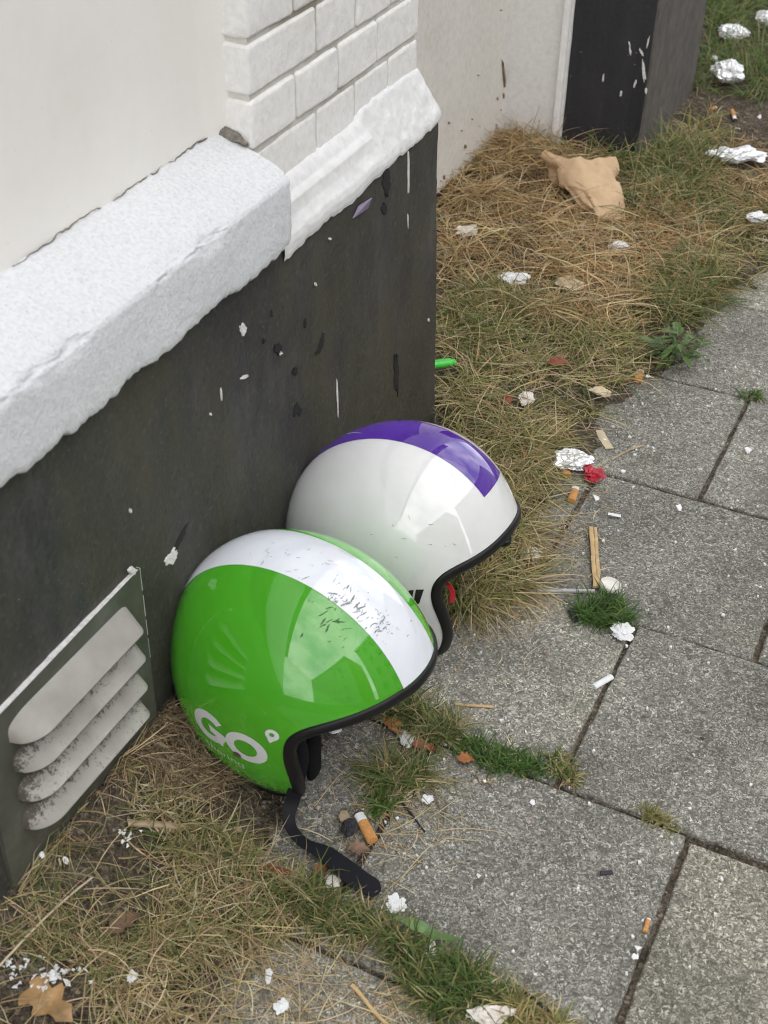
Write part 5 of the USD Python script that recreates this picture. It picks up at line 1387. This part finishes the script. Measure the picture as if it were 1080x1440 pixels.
stick('paper_strip', (842, 606), (857, 632), 12, 0.0012, 'beige_paper', 'beige cardboard strip on the slab above the white foil', 'paper', seed=13)
stick('paper_strip', (855, 724), (873, 726), 6, 0.001, 'white_paper', 'narrow white strip on the slab above the chopsticks', 'paper', seed=14)
stick('dry_twig', (860, 648), (905, 628), 3, 0.002, 'old_wood', 'forked dry stem across the slab by the white foil', 'twig', seed=15, bow=0.05)
stick('straw_stalk', (622, 306), (662, 302), 3, 0.002, 'beige_paper', 'pale bent stalk by the black corner', 'stalk', seed=16, bow=-0.12)
stick('straw_stalk', (0, 1360), (130, 1235), 3, 0.002, 'beige_paper', 'long pale straw stalk across the lower left grass', 'stalk', lift=0.015, seed=17, bow=0.03)
stick('twig', (880, 212), (932, 130), 3, 0.003, 'beige_paper', 'long dry stem leaning at the pier foot', 'twig', seed=18, bow=0.04)
stick('pale_stick', (1055, 335), (1090, 342), 6, 0.003, 'beige_paper', 'pale wooden stick at the right edge of the grass', 'stick', seed=19)


def butt(p0, p1, w_px, label, flat=0.7, split=0.72, lift=0.0):
    """a stubbed cigarette end: cork filter from p0 to split, white paper beyond, ash at the tip"""
    a, b_ = at(p0, lift), at(p1, lift)
    s = mpp(a); Lt = np.linalg.norm(b_ - a); r = w_px * s / 2
    d = (b_ - a) / Lt; ang = math.atan2(d[1], d[0])
    root = empty('cigarette_end', a)
    tag(root, label, 'cigarette end')
    for nm, t0, t1, mt in (('filter', 0, split, 'filter'), ('paper', split, 1.0, 'white_paper'), ('burnt_tip', 1.0, 1.06, 'ash')):
        t = np.linspace(t0, t1, 8) * Lt
        A_ = np.linspace(0, 2 * math.pi, 14, endpoint=False)
        T_, AA_ = np.meshgrid(t, A_, indexing='ij')
        rr_ = r * (1 + 0.2 * (meshkit.fbm(np.stack([T_ * 300, np.cos(AA_), np.sin(AA_)], -1), 2, int(p0[0])) - .5)) * (0.98 if nm == 'filter' else 0.93)
        P_ = np.stack([T_, rr_ * np.cos(AA_), rr_ * np.sin(AA_) * flat], -1).transpose(1, 0, 2)
        v, f = grid_mesh(P_, closed_u=True)
        ce = np.array([[t[0], 0, 0], [t[-1], 0, 0]])
        k = len(v); v = np.vstack([v, ce])
        caps = [[i * 8, ((i + 1) % 14) * 8, k] for i in range(14)] + [[((i + 1) % 14) * 8 + 7, i * 8 + 7, k + 1] for i in range(14)]
        v = rot3(v, ang); v[:, 2] += r * flat + 0.0006
        obj(nm, (v, np.vstack([f, caps])), M[mt], root, smooth=50)


butt((524, 1187), (505, 1150), 17, 'large cork coloured cigarette end with torn white paper before the helmet')
butt((896, 539), (900, 526), 12, 'stubby orange cigarette end at the grass edge by the weed', split=0.8)
butt((797, 673), (793, 660), 13, 'cigarette end right under the white foil lump', split=0.9)
butt((803, 708), (809, 690), 12, 'orange cigarette end on the slab below the red wrapper', split=0.8)
butt((1029, 157), (1033, 172), 6, 'orange cigarette end on bare soil below the round foil ball', split=0.7)
butt((999, 156), (1006, 152), 6, 'brown cigarette end nearest the pier foot', split=0.9)
butt((906, 1312), (912, 1294), 7, 'brown cigarette end in the slab joint at lower right', split=0.9)
PAPER_CHIPS = []
for px, w, h, lab, mt in (((1068, 167), 9, 8, 'white paper bit on soil right of the cigarette ends', 'white_paper'), ((1037, 185), 9, 6, 'white triangular paper bit on soil below a cigarette end', 'white_paper'),
                          ((896, 1338), 9, 13, 'white chip in the lower right joint, upper one', 'white_paper'), ((890, 1352), 8, 11, 'white chip in the lower right joint, middle one', 'white_paper'), ((880, 1373), 7, 7, 'white chip in the lower right joint, lowest one', 'white_paper'),
                          ((749, 1134), 9, 9, 'white pebble on the lower middle slab', 'white_paper'), ((912, 534), 12, 8, 'whitish pebble beside the stubby cigarette end', 'tissue'), ((672, 1238), 8, 8, 'white speck on the lower slab', 'white_paper'),
                          ((1065, 832), 11, 7, 'pale chewing gum spot at the right edge of the slabs', 'tissue'), ((1053, 638), 14, 7, 'white splash on the right slab', 'white_paper'), ((952, 721), 13, 5, 'white flat chip below the slab corner', 'white_paper'), ((836, 707), 15, 8, 'white torn flake above the chopsticks', 'white_paper')):
    PAPER_CHIPS.append((px, w, h, lab))
for px, w, h, lab in PAPER_CHIPS:
    flakes(px, 0.3, 0.3, 1, int(px[0] + px[1]), 'paper_chip', lab, 'chip', (max(w, h) * 0.9, max(w, h) * 1.1))

# bottle cap: shallow white disc with a raised rim
c = at((857, 828)); s = mpp(c)
capr = 15 * s
prof_c = np.array([(0.0, 0.002), (0.55, 0.0022), (0.78, 0.0026), (0.86, 0.006), (0.93, 0.0068), (1.0, 0.0058), (1.0, 0.0)]) * [capr, 1]
lc = trimesh.creation.revolve(prof_c, sections=36)
lv_ = np.array(lc.vertices); lv_ = rot3(lv_, 0.0, 0.12, -0.1); lv_[:, 2] += 0.003
tag(obj('bottle_cap', (lv_, lc.faces), M['white_plastic'], loc=c, smooth=40), 'dirty white round cap lying below the chopsticks', 'cap')
# green lighter
c = at((627, 531)); s = mpp(c)
li = empty('lighter', c)
tag(li, 'bright green plastic lighter lying just behind the black corner', 'lighter')
lh = m3.Manifold.hull(m3.Manifold.cylinder(0.05, 0.0078, 0.0078, 20).scale([0.85, 1, 1]) + m3.Manifold.cylinder(0.052, 0.006, 0.0066, 20).scale([0.85, 1, 1]))
me = lh.to_mesh(); v = np.array(me.vert_properties[:, :3], float)[:, [2, 1, 0]]
v = rot3(v - [0.05, 0, 0], math.radians(40)); v[:, 2] += 0.026
v += [0.004, 0.006, 0]
obj('body', (v, np.array(me.tri_verts)[:, ::-1]), M['green_plastic'], li, smooth=40)
nb = trimesh.creation.cylinder(radius=0.005, height=0.008, sections=16); v = np.array(nb.vertices)[:, [2, 1, 0]] + [0.004, 0, 0]
v = rot3(v, math.radians(40)); v[:, 2] += 0.026; v += [0.004, 0.006, 0]
obj('valve', (v, nb.faces), M['green_plastic'], li, smooth=40)


# leaves
def flat_leaf(px, L_px, W_px, rz, mt, name, label, seed, lobes=0.25, curl=0.1, lift=0.004):
    c = at(px); s = mpp(c); rng = np.random.default_rng(seed)
    v, f = leaf_mesh(L_px * s * 1.2, W_px * s * 1.25, curl, n=14, lobes=lobes, rng=rng)
    v = v - [L_px * s * 0.6, 0, 0]
    back = v.copy(); back[:, 2] -= 0.0006
    v, f = join([(v, f), (back, f[:, ::-1])])
    v = rot3(v, rz); v[:, 2] -= v[:, 2].min(); v[:, 2] += lift
    return tag(obj(name, (v, f), M[mt], loc=c, smooth=True), label, 'leaf')


flat_leaf((177, 1303), 44, 24, 1.2, 'leaf_dry', 'dry_leaf', 'crumpled grey brown dry leaf in the lower left grass', 1)
flat_leaf((66, 1415), 84, 40, -0.15, 'leaf_tan', 'dry_leaf', 'large curled tan leaf at the bottom left', 2, lobes=0.35)
flat_leaf((388, 1230), 40, 16, 0.2, 'leaf_red', 'dry_leaf', 'red brown leaf in the grass left of the strap', 3)
flat_leaf((352, 1258), 34, 18, 0.6, 'leaf_dry', 'dry_leaf', 'brown leaf below the red brown one', 4)
flat_leaf((505, 1200), 26, 18, 0.5, 'leaf_dry', 'dry_leaf', 'dull brown leaf between the strap and the cigarette end', 5)
flat_leaf((452, 1226), 20, 14, 0.8, 'leaf_red', 'dry_leaf', 'rust brown leaf bit under the strap', 6)
flat_leaf((362, 1330), 24, 12, 1.3, 'leaf_dry', 'dry_leaf', 'narrow dark dry leaf near the bottom straw', 7)
flat_leaf((600, 1316), 86, 14, 0.1, 'leaf_green', 'fallen_leaf', 'long folded green leaf on the slab by the bottom tuft', 8, lobes=0.05, curl=0.0)
flat_leaf((308, 1296), 12, 9, 0.4, 'leaf_tan', 'dry_leaf', 'small orange leaf bit in the lower left grass', 9)
flat_leaf((783, 527), 28, 18, 1.0, 'leaf_red', 'dry_leaf', 'dark red leaf standing in the grass above the slabs', 10, lift=0.02)
flat_leaf((655, 1072), 20, 16, 0.5, 'leaf_orange', 'bark_chip', 'orange brown bark chip by the joint grass', 11)
flat_leaf((553, 1027), 30, 16, -0.4, 'leaf_orange', 'bark_chip', 'orange bark piece in the tuft before the helmet', 12)
flat_leaf((598, 1056), 34, 14, 0.2, 'leaf_red', 'bark_chip', 'reddish bark piece in front of the helmet tuft', 13)
flat_leaf((727, 870), 10, 6, 0.9, 'leaf_tan', 'dry_leaf', 'tiny tan leaf on the slab right of the helmets', 14)
flat_leaf((720, 745), 20, 12, 0.4, 'leaf_tan', 'dry_leaf', 'pale leaf bit in the grass beside the white helmet', 15)
# red wrapper and orange shred
crumple((832, 672), 32, 22, 0.4, 91, 'red_foil', 'red_wrapper', 'shiny crumpled red wrapper beside the white foil lump', 'wrapper', rough=0.6)

# paper bag: a thin crumpled sheet, its mouth gaping upwards, its other end pressed flat
a0, a1 = at((793, 252)), at((860, 320))
bd = a1 - a0
LB = float(np.linalg.norm(bd[:2]))
nu_, nv_ = 72, 110
T_, A_ = np.meshgrid(np.linspace(0, 1, nu_), np.linspace(0, 2 * math.pi, nv_, endpoint=False), indexing='ij')
lip = 0.44 * np.clip(np.sin(A_ + 0.25), 0, 1) ** 0.55
U = lip + (1 - lip) * T_
wid_ = np.interp(U, [0, 0.15, 0.35, 0.6, 0.85, 1], [0.044, 0.056, 0.060, 0.050, 0.036, 0.026])
hei_ = np.interp(U, [0, 0.15, 0.35, 0.6, 0.85, 1], [0.050, 0.052, 0.044, 0.028, 0.014, 0.003])
kn = np.stack([U * 4.2, np.cos(A_) * 1.25 + 3.1, np.sin(A_) * 1.25 + 7.7], -1)
# creases: the lowest of several tilted planes through noise, so that flat panels meet in sharp folds
rgb_ = np.random.default_rng(23)
seeds_ = np.c_[rgb_.uniform(-0.2, 4.4, 46), rgb_.uniform(1.7, 4.5, 46), rgb_.uniform(6.3, 9.1, 46)]
slope_ = rgb_.normal(0, 0.42, (46, 3)); lev_ = rgb_.normal(0, 0.10, 46)
d2 = ((kn[:, :, None] - seeds_) ** 2).sum(-1)
near_ = np.argsort(d2, -1)[..., :3]
fold = np.zeros(U.shape); wsum = np.zeros(U.shape)
for k_ in range(3):
    i_ = near_[..., k_]
    val = lev_[i_] + ((kn - seeds_[i_]) * slope_[i_]).sum(-1)
    w_ = 1 / (np.take_along_axis(d2, near_[..., k_:k_ + 1], -1)[..., 0] + 0.02) ** 3
    fold += val * w_; wsum += w_
fold = np.clip(1 + 0.85 * fold / wsum, 0.62, 1.38)
yb = np.cos(A_) * wid_ * 0.92 * fold
zb_ = (np.sin(A_) * fold + 0.86) * hei_
xb_ = (U - 0.5) * LB * 1.02 + 0.010 * np.sin(A_ * 3 + 1.0) * (1 - T_) + (meshkit.noise(kn * 1.6, 7) - 0.5) * 0.012
Pb = np.stack([xb_, yb, zb_], -1)
bvv, bff = grid_mesh(Pb.transpose(1, 0, 2), closed_u=True)
bn = trimesh.Trimesh(bvv, bff, process=False).vertex_normals
inn = bvv - bn * 0.0006
bv, bf = join([(bvv, bff), (inn, bff[:, ::-1])])
bv = rot3(bv, math.atan2(bd[1], bd[0]))
o = (a0 + a1) / 2
gzb = gz(o[0] + bv[:, 0], o[1] + bv[:, 1]) - o[2]
bv[:, 2] = np.maximum(bv[:, 2], 0.0) + gzb + 0.012
tag(obj('paper_bag', (bv, bf), M['bag'], loc=o, smooth=14), 'crumpled light brown paper bag lying on dry grass by the pier', 'paper bag')

# fine white flakes and crumbs strewn over the slabs
rf = np.random.default_rng(33)
fl_parts = []
reg = in_poly([(420, 1130), (700, 860), (780, 690), (880, 560), (1000, 510), (1090, 500), (1100, 1440), (520, 1440), (560, 1250)], 150, rf)
for (x_, y_) in reg:
    if float(_ci(np.array([[x_, y_]]))[0]) > 0.5:
        continue
    rr_ = rf.uniform(0.0006, 0.0026) * (1.0 if rf.random() < 0.9 else 1.5); k_ = rf.integers(5, 8)
    a_ = np.sort(rf.uniform(0, 2 * math.pi, k_)); rad = rr_ * rf.uniform(0.6, 1.2, k_)
    top = np.c_[x_ + rad * np.cos(a_), y_ + rad * np.sin(a_), np.full(k_, 0.0026)]
    bot = top.copy(); bot[:, 2] = 0.0
    v = np.vstack([[[x_, y_, 0.003]], top, bot])
    f = [[0, 1 + i, 1 + (i + 1) % k_] for i in range(k_)] + [[1 + i, 1 + k_ + i, 1 + k_ + (i + 1) % k_] for i in range(k_)] + [[1 + i, 1 + k_ + (i + 1) % k_, 1 + (i + 1) % k_] for i in range(k_)]
    fl_parts.append((v, np.array(f)))
tag(obj('paint_crumbs', join(fl_parts), M['white_paper']), 'tiny white paint crumbs strewn over the slabs', kind='stuff')

# grit and crumbs of soil that thin out from the soil over the slabs and along the joints
rg = np.random.default_rng(71)
cand = np.c_[rg.uniform(-0.92, 0.35, 60000), rg.uniform(0.40, 2.7, 60000)]
cc_ = _ci(cand)
near = np.maximum.reduce([_ci(cand + np.array(d_) * 0.03) for d_ in ((1, 0), (-1, 0), (0, 1), (0, -1), (.7, .7), (-.7, .7), (.7, -.7), (-.7, -.7))])
pr_ = 0.02 + 0.16 * near * (1 - cc_) + 0.05 * cc_
okk = (rg.random(len(cand)) < pr_) & ~((cand[:, 1] < 1.63) & (cand[:, 0] < X0 + 0.005))
cand = cand[okk][:3600]
oct_v = np.array([[1, 0, 0], [-1, 0, 0], [0, 1, 0], [0, -1, 0], [0, 0, 0.8], [0, 0, -0.8]], float)
oct_f = np.array([[0, 2, 4], [2, 1, 4], [1, 3, 4], [3, 0, 4], [2, 0, 5], [1, 2, 5], [3, 1, 5], [0, 3, 5]])
ng = len(cand); rr_ = 0.0006 + rg.gamma(1.6, 0.0006, ng); rr_ = np.minimum(rr_, 0.0042)
vv = oct_v[None] * rr_[:, None, None] * rg.uniform(0.55, 1.35, (ng, 6, 1)) * np.r_[1, 1, 0.8][None, None]
aa_ = rg.uniform(0, 6.28, ng); cA, sA = np.cos(aa_)[:, None], np.sin(aa_)[:, None]
vv = np.stack([vv[..., 0] * cA - vv[..., 1] * sA, vv[..., 0] * sA + vv[..., 1] * cA, vv[..., 2]], -1)
vv += np.c_[cand, gz(cand[:, 0], cand[:, 1]) + rr_ * 0.35][:, None]
gc_ = pal((0.12, 0.10, 0.075), (0.20, 0.17, 0.13), (0.07, 0.06, 0.045), (0.30, 0.27, 0.22), (0.22, 0.13, 0.08), (0.16, 0.155, 0.145), (0.40, 0.38, 0.34))(ng, rg)
M['grit'] = mat('grit', {'a': ('attribute', {'attribute': 'col'}), 'p': ('principled_bsdf', {'roughness': 0.9, 'specular_ior_level': 0.25})}, [('a.color', 'p.base_color')])
tag(obj('grit', (vv.reshape(-1, 3), (np.arange(ng)[:, None, None] * 6 + oct_f[None]).reshape(-1, 3)), M['grit'], col=np.repeat(gc_, 6, 0)), 'loose grit and soil crumbs scattered over the slab edges and joints', 'grit', kind='stuff')
